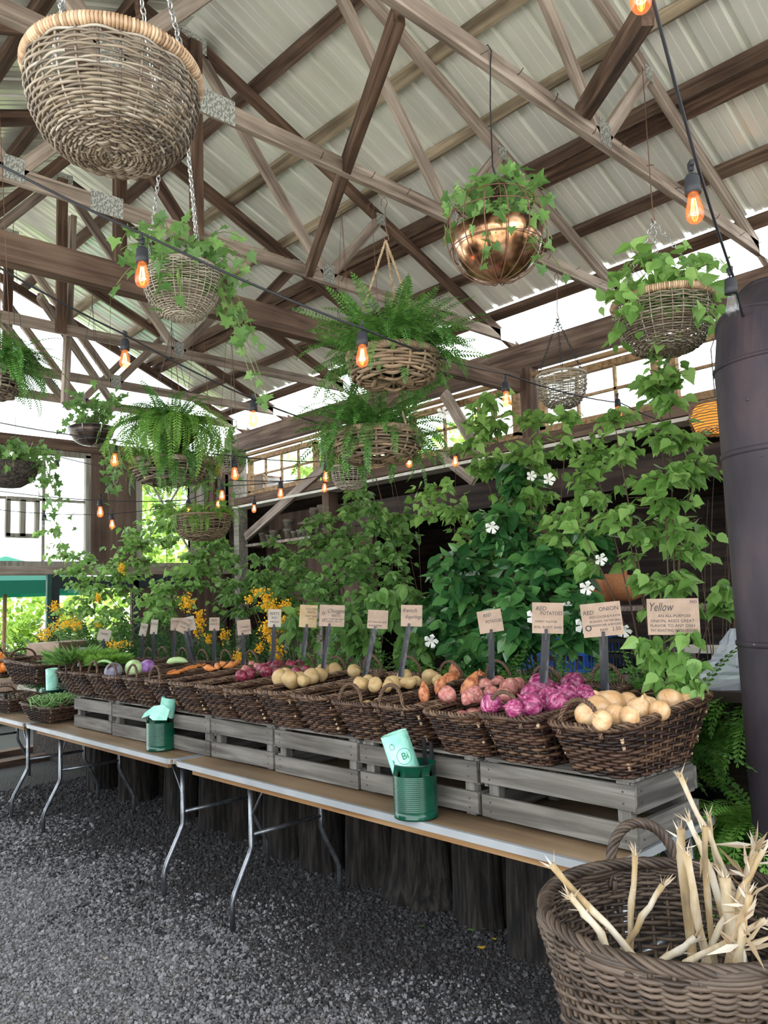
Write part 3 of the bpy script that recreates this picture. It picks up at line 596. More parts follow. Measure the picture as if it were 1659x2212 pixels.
LEAF['petal'] = tri_fan([(0, 0), (.16, .25), (.36, .62), (.30, .92), (0, 1.0), (-.30, .92), (-.36, .62), (-.16, .25)], 0.06)
def leaves(name, T, pos, dr, nm, size, mat, parent=None):
    pos, dr, nm = (np.asarray(a, float) for a in (pos, dr, nm)); size = np.asarray(size, float)
    V0, F0 = LEAF[T] if isinstance(T, str) else T
    y = dr/(np.linalg.norm(dr, axis=1)[:, None]+1e-9); x = np.cross(y, nm); x /= np.linalg.norm(x, axis=1)[:, None]+1e-9; z = np.cross(x, y)
    n = len(pos); V = np.tile(V0[None], (n, 1, 1)).copy(); V[..., 2] -= 0.18*V[..., 1]**2*rng.uniform(0, 1.4, n)[:, None]; V[..., 2] += 0.25*np.abs(V[..., 0])*rng.uniform(-0.3, 1, n)[:, None]
    V *= size[:, None, None]
    W3 = V[..., 0:1]*x[:, None]+V[..., 1:2]*y[:, None]+V[..., 2:3]*z[:, None]+pos[:, None]
    F = (F0[None]+np.arange(n)[:, None, None]*len(V0)).reshape(-1, 3)
    return fastmesh(name, W3.reshape(-1, 3), F, mat, parent)
def frond_arrays(base, az, phi0, kap, L, wid, pairs=24, out=None, roll=0.0):
    """one fern frond: rachis curving in a vertical plane, flat pinnae either side (quads)"""
    n = pairs; s = np.linspace(0.04, 1, n); ds = 1.0/n*L
    phi = phi0-kap*s; h = np.array([math.cos(az), math.sin(az), 0.0])
    T = np.cos(phi)[:, None]*h+np.sin(phi)[:, None]*np.array([0, 0, 1.0]); P = np.array(base)+np.cumsum(T*ds, 0)
    side = np.array([-math.sin(az), math.cos(az), 0.0]); Nn = np.cross(side[None].repeat(n, 0), T)
    side = side*math.cos(roll)+Nn*math.sin(roll)
    prof = wid*np.minimum(1, 0.45+s*2.2)*np.sqrt(np.clip(1-s**2.2, 0.01, 1)); hw = ds*0.42
    Vs = []
    for sg in (-1, 1):
        tip = P+side*sg*prof[:, None]*0.96+T*prof[:, None]*0.28-Nn*prof[:, None]*0.0+np.array([0, 0, -1])*prof[:, None]*0.15
        mid = (P+tip)/2
        Vs.append(np.stack([P-T*hw*0.6, mid-T*hw, tip, mid+T*hw], 1))
    V = np.concatenate(Vs).reshape(-1, 3); F = np.arange(len(V)).reshape(-1, 4)
    r = P[:-1]; r2 = P[1:]; w = 0.0016
    sd = side[:-1]; Rv = np.stack([r-sd*w, r+sd*w, r2+sd*w, r2-sd*w], 1).reshape(-1, 3)
    return V, F, Rv
def fern(name, label, cat, c, nf, L, wid, mat, elev=(0.2, 1.2), kap=(1.2, 2.6), rad=0.05, az=None, group=None, parent=None, pairs=24, part='fronds'):
    Vs = []; Fs = []; n = 0
    for i in range(nf):
        a = random.uniform(0, 2*PI) if az is None else random.uniform(*az)
        l = L*random.uniform(0.6, 1.1); b = (c[0]+math.cos(a)*rad*random.random(), c[1]+math.sin(a)*rad*random.random(), c[2]+random.uniform(-.01, .02))
        V, F, Rv = frond_arrays(b, a, random.uniform(*elev), random.uniform(*kap), l, wid*random.uniform(0.8, 1.15), pairs, roll=random.uniform(-0.5, 0.5))
        Vs += [V, Rv]; Fs += [F+n, np.arange(len(Rv)).reshape(-1, 4)+n+len(V)]; n += len(V)+len(Rv)
    if parent is None:
        o = fastmesh(name, np.concatenate(Vs), np.concatenate(Fs), mat); return tag(o, label, cat, group)
    return fastmesh(part, np.concatenate(Vs), np.concatenate(Fs), mat, parent)
def bez(p, q, bulge, n=8):
    p, q, b = np.array(p, float), np.array(q, float), np.array(bulge, float); t = np.linspace(0, 1, n)[:, None]
    return p*(1-t)**2+2*((p+q)/2+b)*t*(1-t)+q*t**2
def blob(px, py, rx, ry, n, X=None, D=None, dz=1.0):
    c = at(px, py, X=X, D=D); d = float(np.array(c-Vector((0, 0, CH)))@CF); k = d/FPX
    return (np.array(c), np.array([rx*k, rx*k*dz, ry*k]), n)
def shrub(name, label, cat, base, blobs, T, ls, mat, twig=None, drp=0.4, per=7, twl=0.22, sr=0.006, group=None):
    """stems rise from the base to each blob; twigs fill the blob and carry alternate leaves"""
    tw = MB(); pos = []; dr = []; nm = []; sz = []; base = np.array(base, float)
    for c, rad, n in blobs:
        b0 = base+rng.normal(0, 0.03, 3)*np.array([1, 1, 0]); L = np.linalg.norm(c-b0)
        ax = (c-b0); ex = np.array([ax[0]*0.25, ax[1]*0.25, 0]); main = bez(b0, c+np.array([0, 0, rad[2]*0.5]), -ex+rng.normal(0, 0.03, 3), 12)
        tw.tube(main, np.linspace(sr, sr*0.3, 12), 5, cap=False)
        for i in range(n):
            while True:
                q = rng.uniform(-1, 1, 3)
                if q@q < 1: break
            tip = c+q*rad; d0 = tip-main; j = int(np.argmin(np.linalg.norm(d0, axis=1)+np.where(d0[:, 2] < -0.05, 0.2, 0))); p0 = main[j]
            v = tip-p0; l = np.linalg.norm(v)
            if l > twl*2.2: p0 = tip-v/l*twl*2.2
            w = bez(p0, tip, rng.normal(0, 0.02, 3)+np.array([0, 0, 0.03]), 6); tw.tube(w, np.linspace(sr*0.35, sr*0.16, 6), 3, cap=False)
            T_ = tip-p0; T_ /= np.linalg.norm(T_)+1e-9
            for k in range(per):
                t = 0.25+0.78*(k+random.random()*0.6)/per; t = min(t, 1)
                p = w[int(t*5)]+rng.normal(0, 0.012, 3); sd_ = np.cross(T_, [0, 0, 1]); sd_ = sd_/(np.linalg.norm(sd_)+1e-9)*(1 if k % 2 else -1)
                pos.append(p); dr.append(T_*0.5+sd_*0.7+np.array([0, 0, -drp])+rng.normal(0, 0.35, 3)); nm.append(np.array([-0.35, -0.35, 0.75])+rng.normal(0, 0.45, 3)); sz.append(ls*random.uniform(0.55, 1.15))
    o = thing(name, label, cat, tuple(base), 0, group); off = -base
    f = leaves('foliage', T, np.array(pos)+off, dr, nm, sz, mat, o)
    for i in range(len(tw.v)): tw.v[i] = tw.v[i]+off
    tw.build('stems', twig or M['bark_twig'], o, smooth=True); return o
def vine(mbv, pos, dr, nm, sz, p, q, sag, n, ls, wig=0.03):
    P = bez(p, q, np.array([0, 0, sag])+rng.normal(0, wig, 3), 10); mbv.tube(P, 0.0018, 3, cap=False)
    for k in range(n):
        t = (k+rng.random())/n; a = P[min(9, int(t*10))]+rng.normal(0, 0.012, 3)
        pos.append(a); dr.append(rng.normal(0, 0.6, 3)+np.array([-0.1, -0.1, -0.4])); nm.append(np.array([-0.6, -0.55, 0.25])+rng.normal(0, 0.4, 3)); sz.append(ls*rng.uniform(0.6, 1.15))

# ------------------------------------------------------------------ folding tables
def table(y0, y1, lab, legs, group='folding tables end to end'):
    X0, X1, ZT = 2.12, 2.86, 0.74; L = y1-y0; W_ = X1-X0
    t = thing('folding_table', lab, 'table', ((X0+X1)/2, (y0+y1)/2, 0), 0, group)
    MB().box((0, 0, ZT-0.011), (W_-0.01, L-0.01, 0.020)).build('tabletop', M['ply_top'], t)
    rc = 0.05; c = []
    for sx, sy, a0 in ((1, 1, 0), (-1, 1, 90), (-1, -1, 180), (1, -1, 270)):
        for a in (0, 30, 60, 90): c.append((sx*(W_/2-rc)+rc*math.cos(R(a0+a)), sy*(L/2-rc)+rc*math.sin(R(a0+a)), ZT-0.012))
    n = len(c); e = MB(); V = []
    for dz, o_ in ((-0.013, 0.0), (-0.013, 0.004), (0.013, 0.004), (0.013, -0.012), (0.010, -0.012)):
        V.append([(x*(1+o_/abs(x) if abs(x) > 1e-6 else 1), y*(1+o_/abs(y) if abs(y) > 1e-6 else 1), z+dz) for x, y, z in c])
    e.grid(np.array(V)); e.build('edge_strip', M['alu'], t)
    MB().box((-W_/2+0.055, 0, ZT-0.042), (0.022, L-0.22, 0.042)).build('apron', M['apron'], t)
    MB().box((W_/2-0.055, 0, ZT-0.042), (0.022, L-0.22, 0.042)).build('apron', M['apron'], t)
    for ly in legs:
        yl = ly-(y0+y1)/2; s = 1 if yl > 0 else -1
        for sx in (-1, 1):
            x = sx*(W_/2-0.15)
            P = [(x, yl, 0.69), (x, yl, 0.36), (x+sx*0.015, yl, 0.325), (x+sx*0.10, yl, 0.17), (x+sx*0.115, yl, 0.13), (x+sx*0.115, yl, 0.0)]
            MB().tube(P, 0.0135, 10).build('leg', M['steel'], t, smooth=True)
            MB().tube([(x, yl, 0.5), (x, yl-s*0.13, 0.68)], 0.006, 6).build('stay', M['steel'], t, smooth=True)
        MB().tube([(-W_/2+0.15, yl, 0.42), (W_/2-0.15, yl, 0.42)], 0.0115, 8).build('crossbar', M['steel'], t, smooth=True)
    return t
table(1.32, 3.90, 'nearest folding table, worn plywood top with the big green can', (3.41, 1.36))
table(3.94, 6.10, 'middle folding table carrying the smaller-looking green can', (4.08, 5.82))
table(6.14, 8.30, 'farthest folding table at left under the lime and scape baskets', (6.46, 8.0))

# ------------------------------------------------------------------ crates
def crate(y0, y1, lab, xf=2.29, depth=0.41, h=0.205, z=0.745, tone='crate', rz=0.0):
    L = y1-y0-0.008; t = thing('slatted_crate', lab, 'crate', (xf+depth/2, (y0+y1)/2, z), rz, 'upturned grey crates on the tables')
    xs = (-depth/2, depth/2)
    for sx in xs:
        for z0, hh in ((0.044, 0.076), (0.160, 0.076)):
            o = MB().box((0, 0, 0), (0.014, L, hh)).build('side_slat', M['crate'], t); o.location = (sx, 0, z0+random.uniform(-.004, .004)); o.rotation_euler = (random.uniform(-.012, .012), 0, 0)
    for sy in (-1, 1):
        for z0, hh in ((0.045, 0.078), (0.158, 0.092)):
            o = MB().box((0, 0, 0), (depth-0.02, 0.018, hh)).build('end_slat', M['crate_x'], t); o.location = (0, sy*(L/2-0.012), z0)
        for sx in (-1, 1):
            MB().box((0, 0, h/2), (0.035, 0.045, h)).build('corner_post', M['crate_z'], t).location = (sx*(depth/2-0.026), sy*(L/2-0.048), 0)
    for k in range(5):
        MB().box((0, 0, 0), (0.068, L-0.02, 0.009)).build('top_slat', M['crate'], t).location = (-depth/2+0.045+k*(depth-0.09)/4, 0, h+0.005)
    for sy in (-1, 1):
        for zz in (0.03, 0.062, 0.142, 0.178):
            MB().box((0, 0, 0), (0.002, 0.005, 0.005)).build('nail_head', M['nail'], t).location = (-depth/2-0.008, sy*(L/2-0.04), zz)
            if sy < 0: MB().box((0, 0, 0), (0.005, 0.002, 0.005)).build('nail_head', M['nail'], t).location = (-depth/2+0.04, -L/2+0.002, zz)
    return t
cl = ['grey slatted crate at the right end of the tables, under the onion baskets', 'grey slatted crate directly behind the big green can', 'grey slatted crate left of the big green can, with a long lower gap', 'grey slatted crate just right of the joint between the two tables', 'grey slatted crate behind and right of the farther green can', 'grey slatted crate half hidden behind the farther green can', 'grey slatted crate at the far left end beside the scape basket']
for (a, b), l in zip(((1.31, 1.935), (1.945, 2.60), (2.61, 3.22), (3.23, 3.80), (3.81, 4.40), (4.41, 5.01), (5.02, 5.62)), cl): crate(a, b, l)

# ------------------------------------------------------------------ willow baskets
ZC = 0.962
def willow_basket(name, lab, cat, a0, a1, b0, b1, h, x_off, tilt, rows, stk, r, handles=(1, 1), hw=0.075, hh=0.085, sub=4, loc=(0, 0, 0), rz=0, group=None, hmat='willow_rim', base_extra=0.0):
    t = thing(name, lab, cat, loc, rz, group); S = rect_surface(a0, a1, b0, b1, h, x_off, tilt)
    mb = MB(); weave(mb, S, np.linspace(0.02, 0.95, rows), stk, r, r*1.15, sub=sub, seg=(4, 12), jit=0.006)
    stakes_(mb, S, stk, r*0.8, 0, 1.0, 3, 4)
    mb.mi = 1                                   # pale cut rod ends along the corners
    for i, v in enumerate(np.linspace(0.03, 0.93, rows)):
        for tc in (0.12, 0.38, 0.62, 0.88):
            X, Y, nx, ny = rect_unit(np.linspace(tc-0.1, tc+0.1, 60)); k = int(np.argmax(np.abs(X)+np.abs(Y)))
            if random.random() < 0.55: continue
            P, n = S(np.array([np.linspace(tc-0.1, tc+0.1, 60)[k]]), v); mb.tube([P[0]-n[0]*0.004, P[0]+n[0]*random.uniform(.004, .010)], r*random.uniform(.7, 1.5), 5)
    mb.build('woven_body', [M['willow'], M['cane']], t, smooth=True)
    mb = MB(); weave(mb, S, [0.955, 0.985, 1.015], max(8, stk//3), r*1.15, r*1.5, sub=5, seg=(2, 5), jit=0.02)
    P, n = S(np.linspace(0, 1, 120, endpoint=False), 1.0); twist(mb, P+np.array([0, 0, 0.002]), r*1.4, r*1.0, 3, 26, 4, closed=True); mb.build('rim', M['willow_rim'], t, smooth=True)
    mb = MB()
    for k in range(int(b0*2/0.016)): mb.tube([(x, -b0+0.016*k+0.008, 0.004+0.003*math.sin(x*60+k*PI)) for x in np.linspace(-a0, a0, 14)], 0.006, 5)
    mb.build('woven_base', M['willow'], t, smooth=True)
    for s, on in ((-1, handles[0]), (1, handles[1])):
        if not on: continue
        x = s*(a1-0.002)+x_off; z = h+tilt*s; mb = MB(); A = arc((x, -hw, z-0.03), (x+0.003, hw, z-0.03), hh+0.03, 15, (s*-0.012, 0, 0))
        twist(mb, A, 0.0042, 0.0040, 3, 7, 5); mb.build('handle', M[hmat], t, smooth=True)
    return t
base = [willow_basket('willow_basket', 'x', 'basket', 0.205, 0.335, 0.106, 0.130, 0.185, 0.03, 0.022, 15, 36, 0.0056, h_, loc=(2.49, 1.42, ZC), group='dark willow display baskets in a row on the crates') for h_ in ((1, 1), (0, 1), (1, 1), (0, 1))]
index_kids()
ylist = [1.435, 1.74, 2.02, 2.30, 2.565, 2.85, 3.14, 3.42, 3.70, 3.99, 4.27, 4.56, 4.85, 5.12, 5.40, 5.63]
variant = [0, 2, 1, 0, 2, 3, 1, 3, 1, 3, 0, 2, 0, 2, 0, 2]
blab = ['nearest dark willow basket, holding yellow onions', 'dark willow basket of purple-red onions', 'dark willow basket of red potatoes beside the red onions', 'dark willow basket of orange sweet potatoes and fingerlings', 'dark willow basket with fingerling potatoes toward its back', 'willow basket of gold potatoes without a front handle', 'willow basket of pale gold potatoes left of centre', 'willow basket of dark red beets', 'willow basket of rough brown beets', 'willow basket of stubby orange carrots', 'willow basket of long orange carrots with a front handle', 'willow basket holding a purple kohlrabi', 'willow basket with pale green kohlrabi and grey cabbage', 'willow basket with a curled green bean pod on top', 'willow basket of leafy greens near the left end', 'leftmost willow basket on the crates, topped with greens']
used = set(); BASK = []
for i, y in enumerate(ylist):
    v = variant[i]; rz = -0.03 if i == 0 else random.uniform(-0.04, 0.04)
    sc = (1.0, 1.06, 1.0) if i == 0 else (1, 1, random.uniform(0.96, 1.03))
    loc = (2.50, y, ZC)
    if v in used: b = dup(base[v], loc, (0, 0, rz), blab[i], scale=sc)
    else:
        b = base[v]; used.add(v); b.location = loc; b.rotation_euler = (0, 0, rz); b.scale = sc; b['label'] = blab[i]
    BASK.append(b)

# ------------------------------------------------------------------ vegetables
def veg_mesh(kind, seed):
    g = np.random.default_rng(seed); mb = MB(); th = np.linspace(0, PI, 15)
    if kind == 'onion': prof = [(0.0, -0.92)]+[(math.sin(a)**0.9, -math.cos(a)*0.88) for a in th[1:-2]]+[(0.30, 0.95), (0.14, 1.06), (0.10, 1.22), (0.05, 1.34), (0.0, 1.36)]; w = 0.02
    elif kind == 'beet': prof = [(0.0, -1.5), (0.04, -1.3), (0.12, -1.05), (0.4, -0.85)]+[(math.sin(a), -math.cos(a)*0.9) for a in th[4:-2]]+[(0.35, 0.90), (0.25, 1.05), (0.0, 1.08)]; w = 0.04
    elif kind == 'sweet': prof = [(0, -2.1), (0.10, -1.95), (0.34, -1.6), (0.68, -1.0), (0.95, -0.3), (1.0, 0.3), (0.80, 0.95), (0.45, 1.5), (0.2, 1.9), (0.07, 2.25), (0, 2.3)]; w = 0.07
    elif kind == 'carrot': prof = [(0, -6), (0.15, -5.8), (0.45, -4), (0.72, -2), (0.92, 0), (1.0, 1.4), (0.7, 1.75), (0.3, 1.85), (0, 1.8)]; w = 0.03
    elif kind == 'pumpkin': prof = [(0.0, -0.62)]+[(math.sin(a), -math.cos(a)*0.72) for a in th[1:-2]]+[(0.2, 0.60), (0.10, 0.62), (0.09, 0.85), (0, 0.87)]; w = 0.03
    else: prof = [(math.sin(a), -math.cos(a)*(1.25 if kind == 'finger' else 1.02)) for a in th]; w = 0.03
    pr = np.array(prof); n = len(pr); seg = 22; t = np.arange(seg)*2*PI/seg
    V = np.stack([pr[:, 0:1]*np.cos(t), pr[:, 0:1]*np.sin(t), np.repeat(pr[:, 1:2], seg, 1)], -1)
    if kind == 'pumpkin': V[..., :2] *= (1+0.06*np.cos(8*t))[None, :, None]
    a = g.uniform(0, 6, 6); am = dict(onion=0.025, beet=0.06, sweet=0.12, carrot=0.05, potato=0.09, finger=0.12, pumpkin=0.02, ball=0.03).get(kind, 0.05)
    d = am*(np.sin(2.1*V[..., 0]+a[0])*np.cos(2.3*V[..., 1]+a[1])+np.sin(2.6*V[..., 2]+a[2])*np.cos(1.7*V[..., 0]+a[3])+0.5*np.sin(5*V[..., 1]+a[4])*np.sin(4.3*V[..., 2]+a[5]))
    V = V*(1+d[..., None]); mb.grid(V)
    if kind == 'onion':
        for k in range(7): aa = k*0.9; mb.tube([(0, 0, -0.84), (0.1*math.cos(aa), 0.1*math.sin(aa), -0.98)], 0.012, 3)
    return mb
PROTO = {}
def veg(kind, name, lab, cat, mat, loc, size, group, rot=None, i=0):
    k = (kind, mat, i % 3)
    if rot is None: rot = (random.uniform(-1.2, 1.2), random.uniform(-1.2, 1.2), random.uniform(0, 6))
    if k not in PROTO:
        o = veg_mesh(kind, hash(kind) % 1000*0+len(PROTO)*7+3).build(name, M[mat], None, smooth=True); PROTO[k] = o
    else: o = PROTO[k].copy(); COL.objects.link(o); o.name = name
    o.location = loc; o.rotation_euler = rot; o.scale = (size,)*3; return tag(o, lab, cat, group)
def pile(kind, name, lab, cat, mat, pix, group, z=1.165, under=True, bas=None):
    """pix: (px, py, radius px) of every one the photo shows"""
    for i, (px, py, rp) in enumerate(pix):
        zz = z+(0.0 if len(pix) < 3 else 0.0); c = at(px, py, Z=zz); d = float(np.array(c-Vector((0, 0, CH)))@CF); s = rp*d/FPX*(1.15 if kind == 'onion' else 1.05)
        veg(kind, name, lab, cat, mat, c, s, group, i=i)
    if under and bas is not None:
        b = BASK[bas].location; s = 0.036
        for k in range(14):
            x = -0.17+0.37*((k//2)/6.0); y = (-0.062 if k % 2 else 0.062)
            if kind in ('onion', 'potato', 'beet', 'sweet', 'finger'):
                veg('potato' if kind in ('sweet', 'finger') else kind, name, lab, cat, mat, (b[0]+x, b[1]+y, ZC+0.058), s*1.1, group, i=k)
                veg('potato' if kind in ('sweet', 'finger') else kind, name, lab, cat, mat, (b[0]+x+0.03, b[1]+y*0.95, ZC+0.115), s, group, i=k+1)
pile('onion', 'yellow_onion', 'papery yellow onion heaped in the nearest willow basket', 'onion', 'onion', [(1292, 1532, 27), (1318, 1524, 30), (1355, 1520, 22), (1400, 1526, 20), (1380, 1532, 24), (1448, 1516, 25), (1268, 1545, 24), (1478, 1514, 16), (1330, 1545, 22), (1425, 1535, 20), (1300, 1556, 20), (1360, 1548, 20)], 'yellow onions in the nearest basket', 1.155, bas=0)
pile('onion', 'red_onion', 'purple-red onion heaped in the second willow basket', 'onion', 'red_onion', [(1061, 1522, 21), (1150, 1506, 25), (1143, 1524, 26), (1168, 1485, 27), (1185, 1508, 22), (1204, 1520, 22), (1240, 1482, 26), (1225, 1500, 22), (1262, 1500, 20), (1275, 1508, 16), (1110, 1530, 18)], 'red onions in the second basket', 1.165, bas=1)
pile('potato', 'red_potato', 'rosy red potato heaped behind the red onions', 'potato', 'red_potato', [(967, 1501, 18), (1047, 1482, 17), (1072, 1478, 18), (1100, 1484, 19), (1118, 1480, 17), (1025, 1500, 17), (1010, 1508, 14), (1060, 1496, 16), (1090, 1498, 16)], 'red potatoes', 1.165, bas=2)
pile('sweet', 'sweet_potato', 'orange sweet potato in the basket left of the red potatoes', 'sweet potato', 'sweet', [(917, 1498, 13), (972, 1470, 15), (985, 1460, 15), (1014, 1484, 16), (1040, 1465, 12), (950, 1482, 12)], 'sweet potatoes', 1.165, bas=3)
pile('finger', 'fingerling_potato', 'smooth pale fingerling potato near the french fingerlings sign', 'potato', 'potato', [(850, 1474, 13), (872, 1465, 15), (928, 1462, 17), (900, 1471, 10), (838, 1480, 12), (945, 1469, 11), (882, 1474, 13)], 'fingerling potatoes', 1.17, bas=4)
pile('potato', 'gold_potato', 'round gold potato in the basket under the leaf-covered sign', 'potato', 'potato', [(765, 1451, 14), (780, 1478, 16), (810, 1480, 15), (795, 1472, 13)], 'gold potatoes right of centre', 1.17, bas=5)
pile('potato', 'pale_potato', 'pale gold potato in the basket in front of the beets', 'potato', 'potato', [(605, 1466, 18), (628, 1468, 18), (645, 1463, 13), (672, 1462, 16), (700, 1450, 16), (724, 1449, 16), (690, 1458, 16), (618, 1458, 15), (655, 1470, 13)], 'gold potatoes left of centre', 1.17, bas=6)
pile('beet', 'red_beet', 'dark red beet heaped in the basket under the golden sign', 'beet', 'beet', [(522, 1460, 13), (568, 1446, 14), (600, 1441, 16), (628, 1440, 14), (648, 1438, 14), (575, 1452, 13), (598, 1452, 10), (662, 1448, 11), (540, 1455, 12), (585, 1440, 12), (640, 1450, 10)], 'red beets', 1.17, bas=7)
pile('beet', 'brown_beet', 'earthy brown beet behind the red beets', 'beet', 'red_potato', [(545, 1436, 9), (530, 1446, 9), (556, 1440, 8)], 'brown beets', 1.17, bas=8)
for i, (px, py, L) in enumerate([(480, 1436, 11), (498, 1437, 9), (513, 1433, 10), (470, 1440, 8), (452, 1443, 7)]):
    c = at(px, py, Z=1.175); veg('sweet', 'stubby_carrot', 'stubby orange carrot at the back of its basket', 'carrot', 'carrot', c, 0.021, 'stubby carrots', (1.2, 0.3*i, i*0.8), i)
for i in range(12):
    c = at(375+i*6.5, 1452-i*1.6+random.uniform(-3, 3), Z=1.165); veg('carrot', 'long_carrot', 'long thin orange carrot laid flat in its basket', 'carrot', 'carrot', c, 0.0105, 'long carrots', (R(86), random.uniform(-.2, .2), R(100+random.uniform(-22, 22))), i)
for k in range(10):
    for bi in (9, 10): veg('carrot', 'long_carrot', 'long thin orange carrot laid flat in its basket', 'carrot', 'carrot', (2.36+0.03*k, ylist[bi]+random.uniform(-.03, .03), ZC+0.13), 0.011, 'long carrots', (R(88), 0, R(random.uniform(60, 120))), k)
veg('ball', 'purple_kohlrabi', 'purple kohlrabi sitting high in its basket', 'kohlrabi', 'kohl_purple', at(318, 1442, Z=1.165), 0.050, None, (0.2, 0.3, 0))
veg('ball', 'green_kohlrabi', 'round pale green kohlrabi beside the purple one', 'kohlrabi', 'kohl_green', at(289, 1444, Z=1.165), 0.056, None, (0.2, 0.1, 0))
veg('ball', 'grey_cabbage', 'grey-purple cabbage head in front of the green kohlrabi', 'cabbage', 'cabbage_grey', at(245, 1450, Z=1.155), 0.055, None, (0.2, 0.1, 0))
for bi, mt in ((11, 'kohl_purple'), (12, 'kohl_green'), (13, 'kohl_green'), (14, 'kohl_green'), (15, 'kohl_green'), (8, 'red_potato')):
    for k in range(8): veg('ball', 'kohlrabi', 'kohlrabi at the bottom of one of the far left baskets', 'kohlrabi', mt, (2.36+0.08*(k//2), ylist[bi]+(-.055, .055)[k % 2], ZC+0.06), 0.045, 'kohlrabi deep in the left baskets', i=k)
mb = MB(); mb.tube(bez(at(360, 1432, Z=1.20), at(406, 1430, Z=1.20), (0, 0, 0.03), 10), [0.004, .016, .02, .021, .02, .021, .02, .018, .012, .004], 8)
tag(mb.build('green_squash', M['kohl_green'], smooth=True), 'long pale green squash lying across the carrot basket rim', 'squash')
mb = MB(); mb.tube(bez(at(205, 1436, Z=1.19), at(250, 1440, Z=1.185), (0, 0, 0.06), 10), 0.009, 7)
tag(mb.build('green_bean_pod', M['green_bean'], smooth=True), 'curled green bean pod lying on the greens', 'bean')
def greens(name, lab, cat, c, mat, n, L, spread, up=0.6):
    pos = []; dr = []; nm = []
    for k in range(n):
        a = rng.uniform(0, 2*PI); r0 = rng.uniform(0, spread); pos.append((c[0]+r0*math.cos(a), c[1]+r0*math.sin(a), c[2]+rng.uniform(-.02, .02))); dr.append((math.cos(a), math.sin(a), rng.uniform(0, up))); nm.append(rng.normal(0, 1, 3))
    return tag(leaves(name, 'needle', pos, dr, nm, L*rng.uniform(.6, 1.1, n), mat), lab, cat)
greens('fennel_bunch', 'feathery light green fennel tops in the far left basket', 'herbs', at(205, 1420, Z=1.22), M['feather'], 5200, 0.06, 0.13, 1.2)
greens('fennel_bunch', 'feathery green tops spilling over the leafy basket', 'herbs', at(235, 1428, Z=1.20), M['feather'], 4600, 0.06, 0.12, 0.9)
greens('leek_bunch', 'dark green leafy bunch at the leftmost crate basket', 'herbs', at(160, 1428, Z=1.20), M['leaf_mid'], 500, 0.15, 0.12, 0.9)

# ------------------------------------------------------------------ green cans with bag rolls
def can(loc, lab, r=0.083, h=0.195):
    t = thing('green_can', lab, 'can', loc); prof = [(0, 0.003), (r*0.96, 0.003), (r, 0.0), (r, 0.006), (r*0.985, 0.010)]
    z = 0.03
    prof += [(r*0.985, z)]
    while z < h-0.045: prof += [(r*0.985, z), (r*1.0, z+0.0035), (r*0.985, z+0.007)]; z += 0.007
    prof += [(r*0.985, h-0.04), (r*0.985, h-0.004), (r*1.01, h-0.002), (r*1.01, h), (r*0.97, h), (r*0.965, h-0.004), (r*0.965, 0.008), (0, 0.006)]
    MB().lathe(prof, 48).build('can_body', M['can'], t, smooth=True)
    MB().lathe([(r*0.975, h-0.001), (r*1.008, h+0.0005), (r*1.008, h+0.0012), (r*0.975, h+0.001)], 48).build('rim', M['steel'], t, smooth=True); return t
def roll(name, p, q, r, lab, mat='bagroll', prints=True):
    p = np.array(p); q = np.array(q); L = np.linalg.norm(q-p); d = (q-p)/L; t = thing(name, lab, 'bag roll', tuple(p))
    mb = MB(); P = [(0, 0, 0), (0, 0, L)]; mb.lathe([(0.35*r, 0), (r, 0), (r*1.02, L*0.3), (r, L), (0.93*r, L), (0.92*r, L-0.004), (0.80*r, L-0.004), (0.79*r, L), (0.7*r, L), (0.69*r, L-0.004), (0.40*r, L-0.004), (0.38*r, L-0.05), (0.36*r, 0)], 30); o = mb.build('roll', M[mat], t, smooth=True)
    t.rotation_mode = 'QUATERNION'; t.rotation_quaternion = Vector(d).to_track_quat('Z', 'Y')
    vv = t.rotation_quaternion.to_matrix().transposed()@(Vector((0, 0, CH))-Vector(p)); fa = math.atan2(vv.y, vv.x)+0.9
    f = MB(); V = np.array([[(r*1.03*math.cos(a), r*1.03*math.sin(a), L*u) for u in (0.02, 0.5, 0.97)] for a in np.linspace(fa, fa+1.4, 8)]+[[(r*(1.03+0.25*k)*math.cos(fa+1.4+0.12*k), r*(1.03+0.25*k)*math.sin(fa+1.4+0.12*k), L*u-0.012*k) for u in (0.02, 0.5, 0.97)] for k in (1, 2, 3)]); f.grid(V, wrap=False); f.build('loose_bag', M[mat], t, smooth=True)
    t.rotation_mode = 'QUATERNION'; t.rotation_quaternion = Vector(d).to_track_quat('Z', 'Y'); return t, L
def lettering(body, size, mat, parent, loc, rot=(PI/2, 0, 0), shear=0.0, name='lettering', align='CENTER', space=1.0, ext=0.0003, wrap=None):
    c = bpy.data.curves.new(name, 'FONT'); c.body = body; c.size = size; c.align_x = align; c.align_y = 'CENTER'; c.shear = shear; c.extrude = ext; c.space_character = space; c.space_line = 0.95; c.resolution_u = 2
    o = bpy.data.objects.new(name, c); COL.objects.link(o); bpy.context.view_layer.update()
    me = bpy.data.meshes.new_from_object(o.evaluated_get(bpy.context.evaluated_depsgraph_get())); bpy.data.objects.remove(o); bpy.data.curves.remove(c)
    if wrap:
        for v in me.vertices:
            a = v.co.x/wrap; zz = v.co.z+wrap; v.co = (zz*math.sin(a), v.co.y, zz*math.cos(a))
    me.materials.clear(); me.materials.append(mat); o = bpy.data.objects.new(name, me); COL.objects.link(o); o.parent = parent; o.location = loc; o.rotation_euler = rot; return o
C1 = at(899, 1762, Z=0.742); C1.z = 0.742; can(C1, 'nearest green ribbed can standing on the table, holding a mint bag roll')
C2 = at(348, 1618, Z=0.742); C2.z = 0.742; can(C2, 'green ribbed can on the middle table with a loosened mint bag roll')
